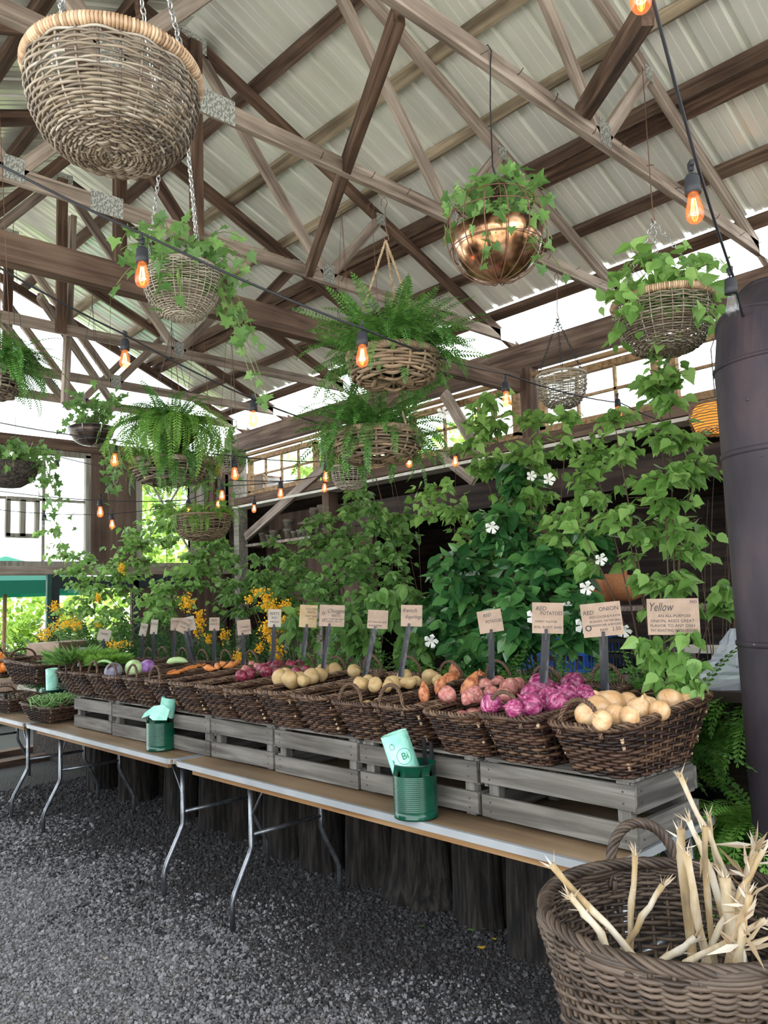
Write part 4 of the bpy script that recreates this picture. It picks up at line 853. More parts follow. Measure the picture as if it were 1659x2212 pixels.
r1, L1 = roll('bag_roll', (C1.x+0.01, C1.y-0.005, C1.z+0.03), at(850, 1584, D=2.99), 0.052, 'mint green produce bag roll with printed circle leaning in the nearest can')
for (bd, sz, zz, aa) in (('Bi', 0.030, 0.60, 0), ('GREEN', 0.012, 0.50, 0)): 
    pass
q1 = r1.rotation_quaternion.to_matrix()
vc = Vector((0, 0, CH))-Vector(C1); vc = q1.transposed()@vc; AZ = math.atan2(vc.y, vc.x)
def onroll(t, body, size, z, da, mat, rr, spin=0.0, name='print'):
    o = lettering(body, size, M[mat], t, (0, 0, z), (0, 0, 0), wrap=None, name=name)
    for v in o.data.vertices:
        x, y = v.co.x, v.co.y; c, s = math.cos(spin), math.sin(spin); x, y = x*c-y*s, x*s+y*c; a = AZ+da+x/rr; v.co = ((rr+v.co.z)*math.cos(a), (rr+v.co.z)*math.sin(a), y)
    return o
def ringprint(t, R_, z, da, mat, rr, name='printed_ring', w=0.0016):
    mb = MB(); V = []
    for k in range(36):
        a = k*2*PI/36; V.append([((rr)*math.cos(AZ+da+q*math.cos(a)/rr), rr*math.sin(AZ+da+q*math.cos(a)/rr), z+q*math.sin(a)) for q in (R_-w, R_)])
    V = np.array(V).transpose(1, 0, 2); mb.grid(V); return mb.build(name, M[mat], t)
onroll(r1, 'Bi', 0.036, L1*0.70, 0.25, 'print_green', 0.0540); ringprint(r1, 0.030, L1*0.70, 0.20, 'print_green', 0.0540)

ringprint(r1, 0.011, L1*0.86, -0.45, 'print_green', 0.0540, 'printed_apple'); onroll(r1, ',', 0.03, L1*0.86+0.018, -0.40, 'print_green', 0.0540)
onroll(r1, 'a', 0.024, L1*0.68, -0.7, 'print_green', 0.0540)
r2, L2 = roll('bag_roll', (C2.x, C2.y, C2.z+0.03), at(366, 1506, D=4.52), 0.043, 'mint bag roll standing in the farther green can, one bag pulled loose')
ringprint(r2, 0.010, L2*0.86, 0.1, 'print_green', 0.0465, 'printed_apple'); onroll(r2, 'Bi', 0.03, L2*0.74, 0.3, 'print_green', 0.0465)
mb = MB(); A = np.array([at(x, y, D=4.46) for x, y in ((305, 1552), (312, 1540), (332, 1525), (352, 1522))]); B_ = np.array([at(x, y, D=4.44) for x, y in ((322, 1549), (330, 1556), (345, 1556), (360, 1556))]); mb.grid(np.array([A, (A+B_)/2+np.array([0.02, -.02, .015]), B_]), wrap=False)
bl = mb.build('loose_bag', M['bagroll'], smooth=True); tag(bl, 'loose mint bag draped over the rim of the farther green can', 'bag')
for i, (px, l) in enumerate(((921, 0.075), (935, 0.06))):
    p = at(px, 1640, D=3.02); mb = MB(); mb.bar((p.x, p.y, C1.z+0.02), (p.x+0.004*i, p.y+0.01, C1.z+0.195+l), 0.014, 0.008, up=(1, 0, 0)); tag(mb.build('marker_pen', M['iron']), ['dark metal clip strip', 'shorter dark pen'][i]+' standing in the nearest green can', 'pen')

# ------------------------------------------------------------------ price signs
def sign(px, py, wpx, hpx, tilt, D, stake, lab, lines, mat='kraft', turn=0.0):
    """lines: (text, x frac, y frac, height frac, shear)"""
    c = at(px, py, D=D); s = D/FPX; w, h = wpx*s, hpx*s; f = at(stake[0], stake[1], D=D); f = Vector((f.x, f.y, max(f.z, 1.02)))
    t = thing('price_sign', lab, 'sign', f, 0, 'price signs on black stakes'); off = c-f
    az = math.atan2(c.y, c.x)-PI/2+turn
    card = MB().box((0, 0, 0), (w, 0.0025, h)).build('card', M[mat], t); card.location = off; card.rotation_euler = (0, 0, az)
    card.rotation_euler = Matrix.Rotation(az, 3, 'Z').to_euler() if not tilt else (Matrix.Rotation(az, 3, 'Z')@Matrix.Rotation(R(tilt), 3, 'Y')).to_euler()
    for (tx, fx, fy, fh, sh) in lines:
        o = lettering(tx, fh*h, M['ink'], card, (fx*w, -0.0018, fy*h), (PI/2, 0, 0), sh)
        ww = max(v.co.x for v in o.data.vertices)-min(v.co.x for v in o.data.vertices); lim = w*(0.94-2*abs(fx)) if abs(fx) > 0.05 else w*0.9
        if ww > lim: o.scale = (lim/ww, 1, 1)
    a = at(stake[2] if len(stake) > 2 else px, py+hpx*0.36, D=D)-f; up = a.normalized(); back = Vector((off.x, off.y, 0)).normalized()
    n = Vector((math.cos(az), math.sin(az), 0)); sw = 0.026*(1.25 if D < 3.2 else 1)
    MB().bar((0, 0, 0), a*0.93, 0.008, sw, up=tuple(n)).build('stake', M['blackpaint'], t)
    fw = Vector((math.sin(az), -math.cos(az), 0)); cl_ = MB().bar(a*0.80+fw*0.006, a*1.0+fw*0.008, 0.008, 0.012, up=tuple(n)).bar(a*0.80+fw*0.014, a*0.99+fw*0.010, 0.005, 0.010, up=tuple(n)).build('clip', M['blackpaint'], t)
    return t
q = ('~~~~~~~', '~ ~~~ ~~')
sign(1454, 1332, 106, 78, 1, 2.92, (1466, 1500, 1465), 'kraft card reading Yellow, rightmost sign, partly behind birch leaves', [('Yellow', -0.24, 0.26, 0.34, 0.35), ('AN ALL-PURPOSE', 0.02, 0.02, 0.11, 0.1), ('ONION, ADDS GREAT', -0.02, -0.12, 0.115, 0), ('FLAVOR TO ANY DISH', -0.02, -0.25, 0.115, 0), ('TRY ROASTING WITH VEGGIES', 0, -0.38, 0.105, 0), ('RED', 0.40, 0.40, 0.1, 0)])
sign(1300, 1338, 84, 72, -4, 3.02, (1307, 1500, 1303), 'creased kraft RED ONION sign with a small drawn onion and 2.50 price', [('RED', -0.32, 0.22, 0.17, 0.2), ('ONION', 0.20, 0.30, 0.17, 0), ('ADD COLOR & FLAVOR', 0.08, 0.08, 0.105, 0), ('IN SALADS, ON THE GRILL', 0.08, -0.05, 0.1, 0), ('SANDWICHES & BEYOND', 0.08, -0.17, 0.1, 0), ('RAW', 0.02, -0.31, 0.1, 0), ('2.50', 0.33, -0.31, 0.15, 0), ('o', -0.36, -0.2, 0.40, 0)])
sign(1183, 1335, 66, 66, 3, 3.15, (1174, 1475, 1180), 'kraft RED POTATOES sign behind a trumpet flower, above the red onions', [('RED', -0.22, 0.30, 0.19, 0.3), ('POTATOES', 0.12, 0.15, 0.17, 0.0), ('SWEET FLAVOR', -0.05, -0.12, 0.10, 0), ('BOIL, ROAST, BAKE', 0.0, -0.30, 0.11, 0.2)])
sign(1059, 1342, 52, 48, -7, 3.42, (1062, 1475, 1061), 'small kraft potatoes sign mostly hidden by glossy vine leaves', [('RED', -0.1, 0.28, 0.2, 0.3), ('POTATOES', 0.14, -0.02, 0.2, 0)])
sign(889, 1330, 46, 46, 3, 3.75, (865, 1462, 884), 'kraft card lettered french fingerlings', [('french', -0.1, 0.24, 0.26, 0.4), ('fingerlings', 0.08, -0.06, 0.24, 0.4)])
sign(816, 1338, 44, 40, 5, 3.95, (788, 1460, 811), 'shiny kraft card half covered by a big pale leaf', [('BUY HEALTHY AND', 0, -0.15, 0.13, 0), ('BAKE FRESH', -0.1, -0.34, 0.13, 0)])
sign(717, 1330, 54, 46, 4, 4.25, (698, 1445, 712), 'pinkish kraft card lettered Chioggia BEETS', [('Chioggia', 0.14, 0.22, 0.26, 0.35), ('BEETS', 0.16, 0.0, 0.15, 0), ('ALL PURPOSE AND', 0.1, -0.16, 0.11, 0), ('SWEET, TRY IT', 0.08, -0.28, 0.11, 0), ('o', -0.34, 0.12, 0.3, 0), ('o', -0.32, -0.2, 0.3, 0)], 'kraft')
sign(666, 1331, 38, 48, 5, 4.4, (653, 1428, 663), 'golden kraft BEETS card left of the pinkish one', [('GOLDEN', 0.15, 0.32, 0.13, 0), ('BEETS', 0.15, 0.18, 0.13, 0), ('SWEET AND', 0.15, 0.0, 0.1, 0), ('TASTY', 0.15, -0.12, 0.1, 0)], 'kraft_gold')
sign(593, 1335, 28, 38, 3, 4.7, (590, 1435, 592), 'pale card among the yellow blossoms, leftmost beside the beets', [('BEETS', 0, 0.25, 0.2, 0), ('RED', 0, 0.0, 0.18, 0), ('FRESH', 0, -0.22, 0.18, 0)], 'kraft_grey')
sign(527, 1355, 29, 32, -4, 5.0, (527, 1435, 524), 'small square kraft card above the stubby carrots', [('SWEET', 0.1, 0.0, 0.2, 0), ('CARROTS', 0.1, -0.25, 0.18, 0)])
sign(463, 1348, 22, 28, 2, 5.3, (463, 1435, 463), 'narrow kraft card reading RED CARROTS', [('RED', 0, 0.28, 0.24, 0), ('CARROTS', 0, -0.02, 0.2, 0)])
sign(410, 1347, 22, 30, -10, 5.5, (420, 1435, 408), 'pale leaning card at the right of a pair', [('CARROT', 0, 0.2, 0.2, 0)], 'kraft_grey')
sign(396, 1352, 22, 30, 28, 5.45, (416, 1436, 399), 'kraft card tilted sharply over its neighbour, lettered', [('CHECK', 0, 0.2, 0.22, 0), ('ONE', 0, -0.1, 0.2, 0)])
sign(380, 1348, 22, 27, 3, 5.6, (373, 1432, 379), 'kraft card half hidden by the sharply tilted one', [('JUMBO', 0, 0.2, 0.2, 0)])
sign(333, 1354, 15, 31, 6, 5.85, (331, 1432, 332), 'narrow pale card on a scratched stake', [('KALE', 0, 0.2, 0.2, 0)], 'kraft_grey')
sign(310, 1360, 15, 27, 12, 6.0, (307, 1430, 308), 'small grey card leaning left of the scratched stake', [('LEEK', 0, 0.2, 0.2, 0)], 'kraft_grey')
sign(225, 1372, 26, 24, 15, 6.0, (222, 1430, 224), 'crumpled card under the yellow flowers at the far left', [('HERBS', 0, 0.1, 0.22, 0)], 'kraft_grey')

# ------------------------------------------------------------------ raised bed and its log edging
ZBED = 0.58
struct(MB().box((4.2, 5.35, ZBED/2), (1.9, 7.5, ZBED)).build('trim_bed', M['soil']))
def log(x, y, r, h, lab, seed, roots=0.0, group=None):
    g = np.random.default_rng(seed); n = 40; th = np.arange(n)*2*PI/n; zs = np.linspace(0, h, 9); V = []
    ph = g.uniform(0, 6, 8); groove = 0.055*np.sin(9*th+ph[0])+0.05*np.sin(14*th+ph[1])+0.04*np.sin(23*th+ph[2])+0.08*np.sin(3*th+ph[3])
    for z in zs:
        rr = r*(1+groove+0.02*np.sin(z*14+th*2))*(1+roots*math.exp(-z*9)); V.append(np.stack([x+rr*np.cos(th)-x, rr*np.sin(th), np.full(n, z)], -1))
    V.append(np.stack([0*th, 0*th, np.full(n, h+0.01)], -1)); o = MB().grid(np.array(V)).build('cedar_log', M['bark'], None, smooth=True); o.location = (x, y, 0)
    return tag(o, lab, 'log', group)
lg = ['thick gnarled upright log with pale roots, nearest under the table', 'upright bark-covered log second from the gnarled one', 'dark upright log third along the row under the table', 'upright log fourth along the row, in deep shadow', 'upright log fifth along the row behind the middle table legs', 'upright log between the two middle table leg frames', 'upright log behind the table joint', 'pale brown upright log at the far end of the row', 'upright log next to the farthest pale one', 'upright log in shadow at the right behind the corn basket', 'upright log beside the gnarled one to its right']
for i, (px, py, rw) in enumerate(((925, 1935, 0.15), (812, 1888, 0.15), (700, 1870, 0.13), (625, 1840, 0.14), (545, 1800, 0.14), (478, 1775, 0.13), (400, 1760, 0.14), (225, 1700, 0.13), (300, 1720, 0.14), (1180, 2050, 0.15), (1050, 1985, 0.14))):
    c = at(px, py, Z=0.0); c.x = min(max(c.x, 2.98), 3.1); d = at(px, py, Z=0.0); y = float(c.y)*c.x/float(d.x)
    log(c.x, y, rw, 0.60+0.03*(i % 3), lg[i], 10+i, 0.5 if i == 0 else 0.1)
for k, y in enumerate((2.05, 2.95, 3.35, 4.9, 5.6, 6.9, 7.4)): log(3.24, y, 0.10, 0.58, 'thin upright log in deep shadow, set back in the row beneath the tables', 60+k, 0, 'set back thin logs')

# ------------------------------------------------------------------ planted shrubs behind the baskets
XB = 3.35
shrub('birch_tree', 'slender young birch with big serrated leaves, tallest at right beside the brown stovepipe', 'tree', (3.35, 1.75, ZBED),
      [blob(1425, 790, 80, 80, 18, X=3.3), blob(1450, 920, 90, 90, 20, X=3.3), blob(1330, 950, 90, 70, 14, X=3.45), blob(1510, 1010, 60, 110, 12, X=3.4), blob(1440, 1080, 110, 90, 20, X=3.3), blob(1350, 1150, 110, 70, 22, X=3.4), blob(1480, 1190, 90, 90, 20, X=3.4), blob(1290, 1060, 110, 90, 14, X=3.5), blob(1430, 1290, 110, 60, 18, X=3.2), blob(1562, 1290, 28, 50, 8, X=3.25), blob(1240, 1150, 60, 90, 8, X=3.3)],
      'birch', 0.080, M['leaf_birch'], drp=0.7, per=6, twl=0.18, sr=0.007)
shrub('birch_tree', 'bushy young birch rising between the fern baskets and the hanging white basket', 'tree', (3.7, 2.65, ZBED),
      [blob(1065, 890, 85, 50, 22, X=3.5), blob(1150, 950, 100, 70, 22, X=3.5), blob(1030, 985, 80, 60, 26, X=3.5), blob(1140, 1060, 100, 70, 34, X=3.6), blob(960, 1090, 90, 60, 30, X=3.6), blob(1230, 1150, 80, 70, 26, X=3.5), blob(1230, 930, 55, 60, 14, X=3.5), blob(1280, 1010, 60, 60, 14, X=3.5), blob(1060, 1160, 100, 60, 30, X=3.7)],
      'birch', 0.072, M['leaf_birch'], drp=0.6, per=7, twl=0.18, sr=0.007)
shrub('birch_sprig', 'leafy birch branch drooping over the yellow onion basket', 'branch', (3.32, 1.72, ZBED),
      [blob(1400, 1420, 50, 60, 12, X=2.75), blob(1480, 1420, 45, 70, 12, X=2.75), blob(1440, 1500, 60, 40, 7, X=2.7), blob(1500, 1500, 24, 60, 6, X=2.75)], 'birch', 0.068, M['leaf_birch'], drp=1.0, per=7, twl=0.14, sr=0.004)
vinebush = shrub('white_trumpet_vine', 'dense glossy dark green vine with white trumpet flowers behind the signs', 'vine', (3.5, 2.35, ZBED),
      [blob(1120, 1330, 110, 70, 60, X=3.3), blob(1010, 1260, 100, 80, 60, X=3.5), blob(1180, 1240, 100, 70, 50, X=3.5), blob(1090, 1150, 90, 60, 44, X=3.5), blob(960, 1350, 90, 70, 50, X=3.5), blob(1250, 1330, 50, 60, 20, X=3.2), blob(1050, 1400, 110, 40, 40, X=3.3), blob(1120, 1030, 60, 60, 20, X=3.6), blob(1280, 1180, 40, 60, 16, X=3.5)],
      'oval', 0.115, M['leaf_gloss'], drp=0.5, per=7, twl=0.2, sr=0.006)
def trumpet(px, py, X, s, lean):
    c = at(px, py, X=X); b = Vector((3.5, 2.35, ZBED)); az = random.uniform(-0.6, 0.6); d = Vector((-0.75+lean*0.5, -0.6+random.uniform(-.4, .3), random.uniform(-0.5, 0.3))).normalized()
    V = []; 
    for t, r in ((0, .05), (0.3, .07), (0.55, .13), (0.8, .2)): V.append((r*s, t*s))
    mb = MB(); mb.lathe(V, 10); n = 5
    for k in range(n):
        a = k*2*PI/n; mb.add([(0.18*s*math.cos(a-0.5), 0.18*s*math.sin(a-0.5), 0.8*s), (0.55*s*math.cos(a-0.45), 0.55*s*math.sin(a-0.45), 1.0*s), (0.66*s*math.cos(a), 0.66*s*math.sin(a), 0.92*s), (0.52*s*math.cos(a+0.5), 0.52*s*math.sin(a+0.5), 1.02*s), (0.18*s*math.cos(a+0.5), 0.18*s*math.sin(a+0.5), 0.8*s)], [(0, 1, 2, 3, 4)])
    o = mb.build('trumpet_flower', M['petal_white'], vinebush); o.location = c-b; o.rotation_mode = 'QUATERNION'; o.rotation_quaternion = d.to_track_quat('Z', 'Y')
for px, py, X, s in ((1065, 1130, 3.3, .06), (1180, 1040, 3.35, .055), (1143, 1028, 3.4, .045), (1292, 1205, 3.3, .05), (1270, 1265, 3.15, .055), (936, 1378, 3.2, .065), (1150, 1333, 2.98, .06), (1255, 1345, 3.1, .065), (1345, 1352, 3.0, .05), (835, 1320, 3.3, .05), (955, 890, 3.9, .07), (1228, 1308, 3.3, .04), (820, 1350, 3.3, .05)): trumpet(px, py, X, s, 0)
shrub('leafy_shrub', 'upright leafy shrub left of the trumpet vine, reaching the lower fern basket', 'shrub', (3.8, 4.2, ZBED),
      [blob(760, 1085, 60, 45, 26, X=3.7), blob(820, 1130, 60, 60, 26, X=3.6), blob(700, 1160, 80, 60, 40, X=3.7), blob(770, 1210, 90, 60, 44, X=3.6), blob(850, 1240, 60, 60, 30, X=3.6), blob(690, 1270, 70, 50, 30, X=3.6), blob(790, 1310, 80, 50, 40, X=3.5), blob(870, 1150, 50, 70, 20, X=3.8)],
      'birch', 0.068, M['leaf_mid'], drp=0.5, per=9, twl=0.2)
shrub('leafy_shrub', 'mid green shrub with drooping pale leaves over the potato signs', 'shrub', (3.6, 3.4, ZBED),
      [blob(760, 1370, 60, 50, 26, X=3.3), blob(830, 1310, 50, 40, 10, X=3.05), blob(900, 1400, 60, 40, 26, X=3.3), blob(880, 1300, 60, 50, 26, X=3.4), blob(640, 1360, 50, 50, 18, X=3.4)],
      'oval', 0.10, M['leaf_mid'], drp=0.8, per=7, twl=0.2)
shrub('light_birch_shrub', 'light green birch shrub in front of the far plywood panel', 'shrub', (3.6, 6.6, ZBED),
      [blob(450, 1150, 60, 40, 26, X=3.6), blob(360, 1130, 70, 50, 34, X=3.6), blob(290, 1180, 80, 60, 40, X=3.6), blob(430, 1230, 90, 50, 44, X=3.6), blob(240, 1250, 80, 50, 36, X=3.5), blob(350, 1300, 90, 50, 44, X=3.4), blob(120, 1190, 50, 25, 8, X=3.2), blob(110, 1160, 60, 20, 6, X=3.2)],
      'birch', 0.075, M['leaf_birch'], drp=0.5, per=9, twl=0.25)
shrub('light_birch_shrub', 'leafy birch shrub under the corner shelf of grey pots', 'shrub', (3.8, 5.2, ZBED),
      [blob(600, 1190, 50, 35, 16, X=3.7), blob(560, 1240, 70, 45, 30, X=3.7), blob(510, 1290, 80, 50, 34, X=3.6), blob(640, 1230, 60, 40, 24, X=3.7), blob(600, 1300, 80, 50, 34, X=3.6), blob(480, 1200, 50, 40, 16, X=3.6)],
      'birch', 0.07, M['leaf_mid'], drp=0.5, per=9, twl=0.22)
shrub('light_birch_shrub', 'yellow-green shrub at the left end near the green umbrella', 'shrub', (3.3, 7.6, ZBED),
      [blob(170, 1230, 60, 50, 26, X=3.3), blob(200, 1300, 70, 50, 34, X=3.3), blob(150, 1350, 50, 50, 24, X=3.3), blob(250, 1350, 60, 40, 26, X=3.3)],
      'birch', 0.07, M['leaf_birch'], drp=0.5, per=9, twl=0.22)
def goldenrod(base, cl, lab):
    pos = []; dr = []; nm = []; tw = MB(); b = np.array(base, float)
    for px, py, rx, ry, X in cl:
        c, rad, _ = blob(px, py, rx, ry, 0, X=X); n = int(60+rx*ry*0.5); tw.tube(bez(b, c, (0, 0, 0.15), 8)-b, np.linspace(.004, .0015, 8), 4, cap=False)
        q = rng.normal(0, 0.55, (n, 3))*rad+c; pos += list(q-b); dr += list(rng.normal(0, 1, (n, 3))); nm += list(rng.normal(0, 1, (n, 3)))
    t = thing('goldenrod_plant', lab, 'flower', base); leaves('blossom', LEAF['petal'], pos, dr, nm, rng.uniform(.012, .023, len(pos)), M['goldenrod'], t); tw.build('stems', M['green_twig'], t)
    fr = []; 
    return t
goldenrod((3.3, 7.0, ZBED), [(118, 1310, 10, 12, 3.1), (140, 1345, 24, 14, 3.1), (100, 1365, 18, 14, 3.1), (90, 1380, 10, 8, 3.1), (165, 1350, 14, 10, 3.1), (212, 1292, 6, 10, 3.2), (215, 1350, 8, 14, 3.2), (255, 1392, 24, 8, 3.0), (122, 1395, 8, 10, 3.1)], 'golden yellow blossoms leaning out at the left end by the umbrella')
goldenrod((3.4, 5.6, ZBED), [(405, 1302, 14, 16, 3.3), (430, 1335, 10, 18, 3.3), (428, 1358, 10, 14, 3.3), (263, 1228, 6, 12, 3.4), (485, 1373, 8, 12, 3.3), (450, 1380, 6, 8, 3.2)], 'golden yellow blossoms hanging among the carrot signs')
goldenrod((3.5, 4.6, ZBED), [(575, 1300, 14, 20, 3.4), (595, 1320, 16, 14, 3.4), (612, 1345, 16, 16, 3.4), (575, 1360, 12, 18, 3.3), (590, 1385, 10, 16, 3.3), (560, 1400, 8, 10, 3.2), (520, 1418, 14, 8, 2.95), (600, 1410, 10, 14, 3.2), (560, 1280, 14, 8, 3.5), (640, 1330, 10, 12, 3.4), (618, 1305, 8, 8, 3.4), (540, 1295, 8, 6, 3.4)], 'thick golden yellow blossom spray around the pale beets card')
lowf = ['dark fern tuft under the %s' % w for w in ('leftmost leaning card', 'pair of pale cards', 'sharply tilted card', 'RED CARROTS card', 'small square carrots card', 'golden beets card', 'pinkish beets card', 'half covered potato card', 'fingerlings card', 'hidden potatoes card', 'RED POTATOES card', 'RED ONION card', 'Yellow onion card')]
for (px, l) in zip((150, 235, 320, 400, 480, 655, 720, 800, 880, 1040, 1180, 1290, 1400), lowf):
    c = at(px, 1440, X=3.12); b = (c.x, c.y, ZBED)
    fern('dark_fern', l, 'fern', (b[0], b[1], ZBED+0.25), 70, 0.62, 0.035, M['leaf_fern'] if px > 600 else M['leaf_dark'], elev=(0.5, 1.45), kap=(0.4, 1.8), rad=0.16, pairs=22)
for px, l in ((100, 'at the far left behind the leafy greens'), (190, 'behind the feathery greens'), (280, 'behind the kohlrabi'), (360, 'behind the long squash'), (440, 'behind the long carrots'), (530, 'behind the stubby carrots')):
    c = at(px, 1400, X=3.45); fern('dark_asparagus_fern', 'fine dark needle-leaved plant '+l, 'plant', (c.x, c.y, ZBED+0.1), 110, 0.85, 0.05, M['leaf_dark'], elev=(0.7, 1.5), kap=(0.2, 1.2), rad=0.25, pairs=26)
# big green ferns at the right end of the tables
def potted_fern(loc, zr, nf, L, lab, potr=0.13, mat='leaf_fern_bright', wid=0.046):
    t = thing('potted_fern', lab, 'fern', loc)
    MB().lathe([(0, 0.002), (potr*0.75, 0.002), (potr, zr-0.03), (potr*1.08, zr-0.03), (potr*1.08, zr), (potr*0.95, zr), (potr*0.9, zr-0.03), (0, zr-0.03)], 24).build('pot', M['rubber'], t, smooth=True)
    fern('fronds', None, None, (0, 0, zr), nf, L, wid, M[mat], elev=(-0.1, 1.3), kap=(1.2, 2.8), rad=potr*0.8, parent=t, pairs=24); return t
pf = at(1600, 1800, D=3.5)
potted_fern((3.14, 1.27, 0.0), 0.60, 150, 0.50, 'big lush fern in a black pot on the gravel at the right table end', mat='leaf_fern_bright')
potted_fern((3.72, 1.72, ZBED), 0.42, 150, 0.55, 'large fern raised high behind the yellow onion basket')
potted_fern((3.46, 1.36, 0.0), 1.0, 150, 0.52, 'tall fern beside the brown stovepipe, fronds fanned toward the plastic bag', mat='leaf_fern_bright')

# ------------------------------------------------------------------ brown stovepipe
def stovepipe():
    r = 0.225; cx, cy = 3.0, 0.66
    c = at(1690, 1500, D=2.75); 
    # left edge follows the photo: x = 1560 at y = 850
    e = at(1559, 850, D=2.8); side = Vector((CR[0], CR[1], 0)).normalized(); cx, cy = e.x+side.x*r, e.y+side.y*r
    t = thing('stovepipe', 'thick dark brown metal stovepipe with an elbow, at the right edge', 'pipe', (cx, cy, 0))
    ze = at(1558, 792, D=2.8).z
    MB().lathe([(r, 0), (r, ze)], 48).build('pipe_section', M['pipe'], t, smooth=True)
    for z in (at(1575, 1388, D=2.8).z, at(1565, 985, D=2.8).z): MB().lathe([(r, z-0.012), (r+0.005, z-0.008), (r+0.005, z+0.006), (r, z+0.01)], 48).build('seam_band', M['pipe'], t, smooth=True)
    # segmented elbow turning away to the right
    d = side*0.92+Vector((0.35, 0.1, 0)); d.normalize(); ang = [0, 26, 54, 80]; P = [Vector((0, 0, ze))]; L = [0.10, 0.17, 0.17, 1.0]; 
    rings = []; th = np.arange(48)*2*PI/48
    rho = 0.05; angs = [0, 28, 58, 88, 88]; pts = [d*rho*(1-math.cos(R(a)))+Vector((0, 0, ze+0.06+rho*math.sin(R(a)))) for a in angs]; pts[0].z = ze; pts[4] = pts[4]+d*1.2
    n2 = Vector((0, 0, 1)).cross(d).normalized()
    for i, p in enumerate(pts):
        a = angs[i]; nd = d*math.sin(R(a))+Vector((0, 0, math.cos(R(a)))); u = n2.cross(nd); k = 1.0
        rings.append([tuple(p+n2*(r*math.cos(x))+u*(r*math.sin(x)*k)) for x in th])
    MB().grid(np.array(rings)).build('elbow', M['pipe'], t, smooth=False)
    for i in (0, 1, 2, 3):
        R_ = np.array(rings[i]); c0 = R_.mean(0); V = np.array([c0+(R_-c0)*k+np.array([0, 0, dz]) for k, dz in ((1.0, -.008), (1.03, -.004), (1.03, .004), (1.0, .008))]); MB().grid(V).build('seam_band', M['pipe'], t, smooth=True)
    for px, py in ((1576, 858), (1640, 985), (1600, 1395)):
        p = at(px, py, D=2.62); v = Vector((p.x-cx, p.y-cy, 0)).normalized()*(r+0.002); MB().lathe([(0.006, 0), (0.004, 0.004), (0, 0.005)], 8).build('rivet', M['steel'], t).location = (v.x, v.y, p.z)
stovepipe()

# ------------------------------------------------------------------ front wicker basket of corn stalks
CB = Vector((1.585, 0.83, 0.385))
def corn_basket():
    RT, H = 0.275, 0.515; t = thing('corn_basket', 'big brown wicker basket full of dry corn stalks at bottom right', 'basket', CB)
    prof = [(0.185, 0), (0.205, 0.03), (0.222, 0.12), (0.238, 0.24), (0.252, 0.36), (0.268, 0.44), (RT+0.006, H-0.03), (RT, H)]
    S = round_surface(prof, 1.0, 0.015); mb = MB(); weave(mb, S, np.linspace(0.015, 0.90, 48), 44, 0.0049, 0.0065, sub=4, seg=(8, 20), jit=0.002)
    stakes_(mb, S, 44, 0.0048, 0, 0.96, 10); mb.build('woven_body', M['brown_wicker'], t, smooth=True)
    mb = MB()
    for v, rr, a in ((0.90, 0.0055, 0.009), (0.92, 0.0055, 0.010), (0.94, 0.0058, 0.010), (0.958, 0.0058, 0.010), (0.975, 0.006, 0.010), (0.99, 0.006, 0.008)):
        weave(mb, S, [v], 16, rr, a, sub=6, seg=(2, 4), jit=0.012, sides=7)
    P, n = S(np.linspace(0, 1, 160, endpoint=False), 1.0); twist(mb, P+np.array([0, 0, 0.0]), 0.0085, 0.0056, 5, 15, 6, closed=True); mb.build('rim', M['brown_wicker'], t, smooth=True)
    mb = MB()
    for k in range(30): a = k*2*PI/30; mb.tube([(0.19*math.cos(a), 0.19*math.sin(a), 0.006), (0.01*math.cos(a), 0.01*math.sin(a), 0.006)], 0.006, 5)
    for q in range(14): rr = 0.02+q*0.0125; mb.tube([(rr*math.cos(a), rr*math.sin(a), 0.008+0.006*math.cos(a*15+q*PI)) for a in np.linspace(0, 2*PI, 61)[:-1]], 0.006, 5, closed=True)
    mb.build('woven_base', M['brown_wicker'], t, smooth=True)
    # handles: one at the far left, one at the near right
    for aa, ln in ((0.74, 0), (-1.2, 1)):
        w = 0.30; p = (RT*math.cos(aa-w), RT*math.sin(aa-w), H-0.05); q = (RT*math.cos(aa+w), RT*math.sin(aa+w), H-0.05); mb = MB()
        mid = ((p[0]+q[0])/2, (p[1]+q[1])/2); lean = (math.cos(aa)*0.045, math.sin(aa)*0.045, 0)
        twist(mb, arc(p, q, 0.135, 19, lean), 0.0075, 0.0056, 5, 4, 6); 
        for e in (p, q):
            for k in range(4): mb.tube([(e[0]*1.03, e[1]*1.03, H-0.01), (e[0]*(1.05), e[1]*1.05, H-0.05-0.01*k), (e[0]*0.99, e[1]*0.99, H-0.08), (e[0]*0.95, e[1]*0.95, H-0.03)], 0.0055, 6)
        mb.build('handle', M['brown_wicker'], t, smooth=True)
corn_basket()
MB_ = MB(); MB_.lathe([(0, 0), (0.27, 0), (0.285, 0.18), (0.29, 0.34), (0.30, 0.345), (0.30, 0.375), (0.27, 0.378), (0, 0.375)], 40)
o = MB_.build('black_tub', M['rubber'], None, smooth=True); o.location = (CB.x, CB.y, 0); tag(o, 'black upturned tub under the corn stalk basket', 'tub')
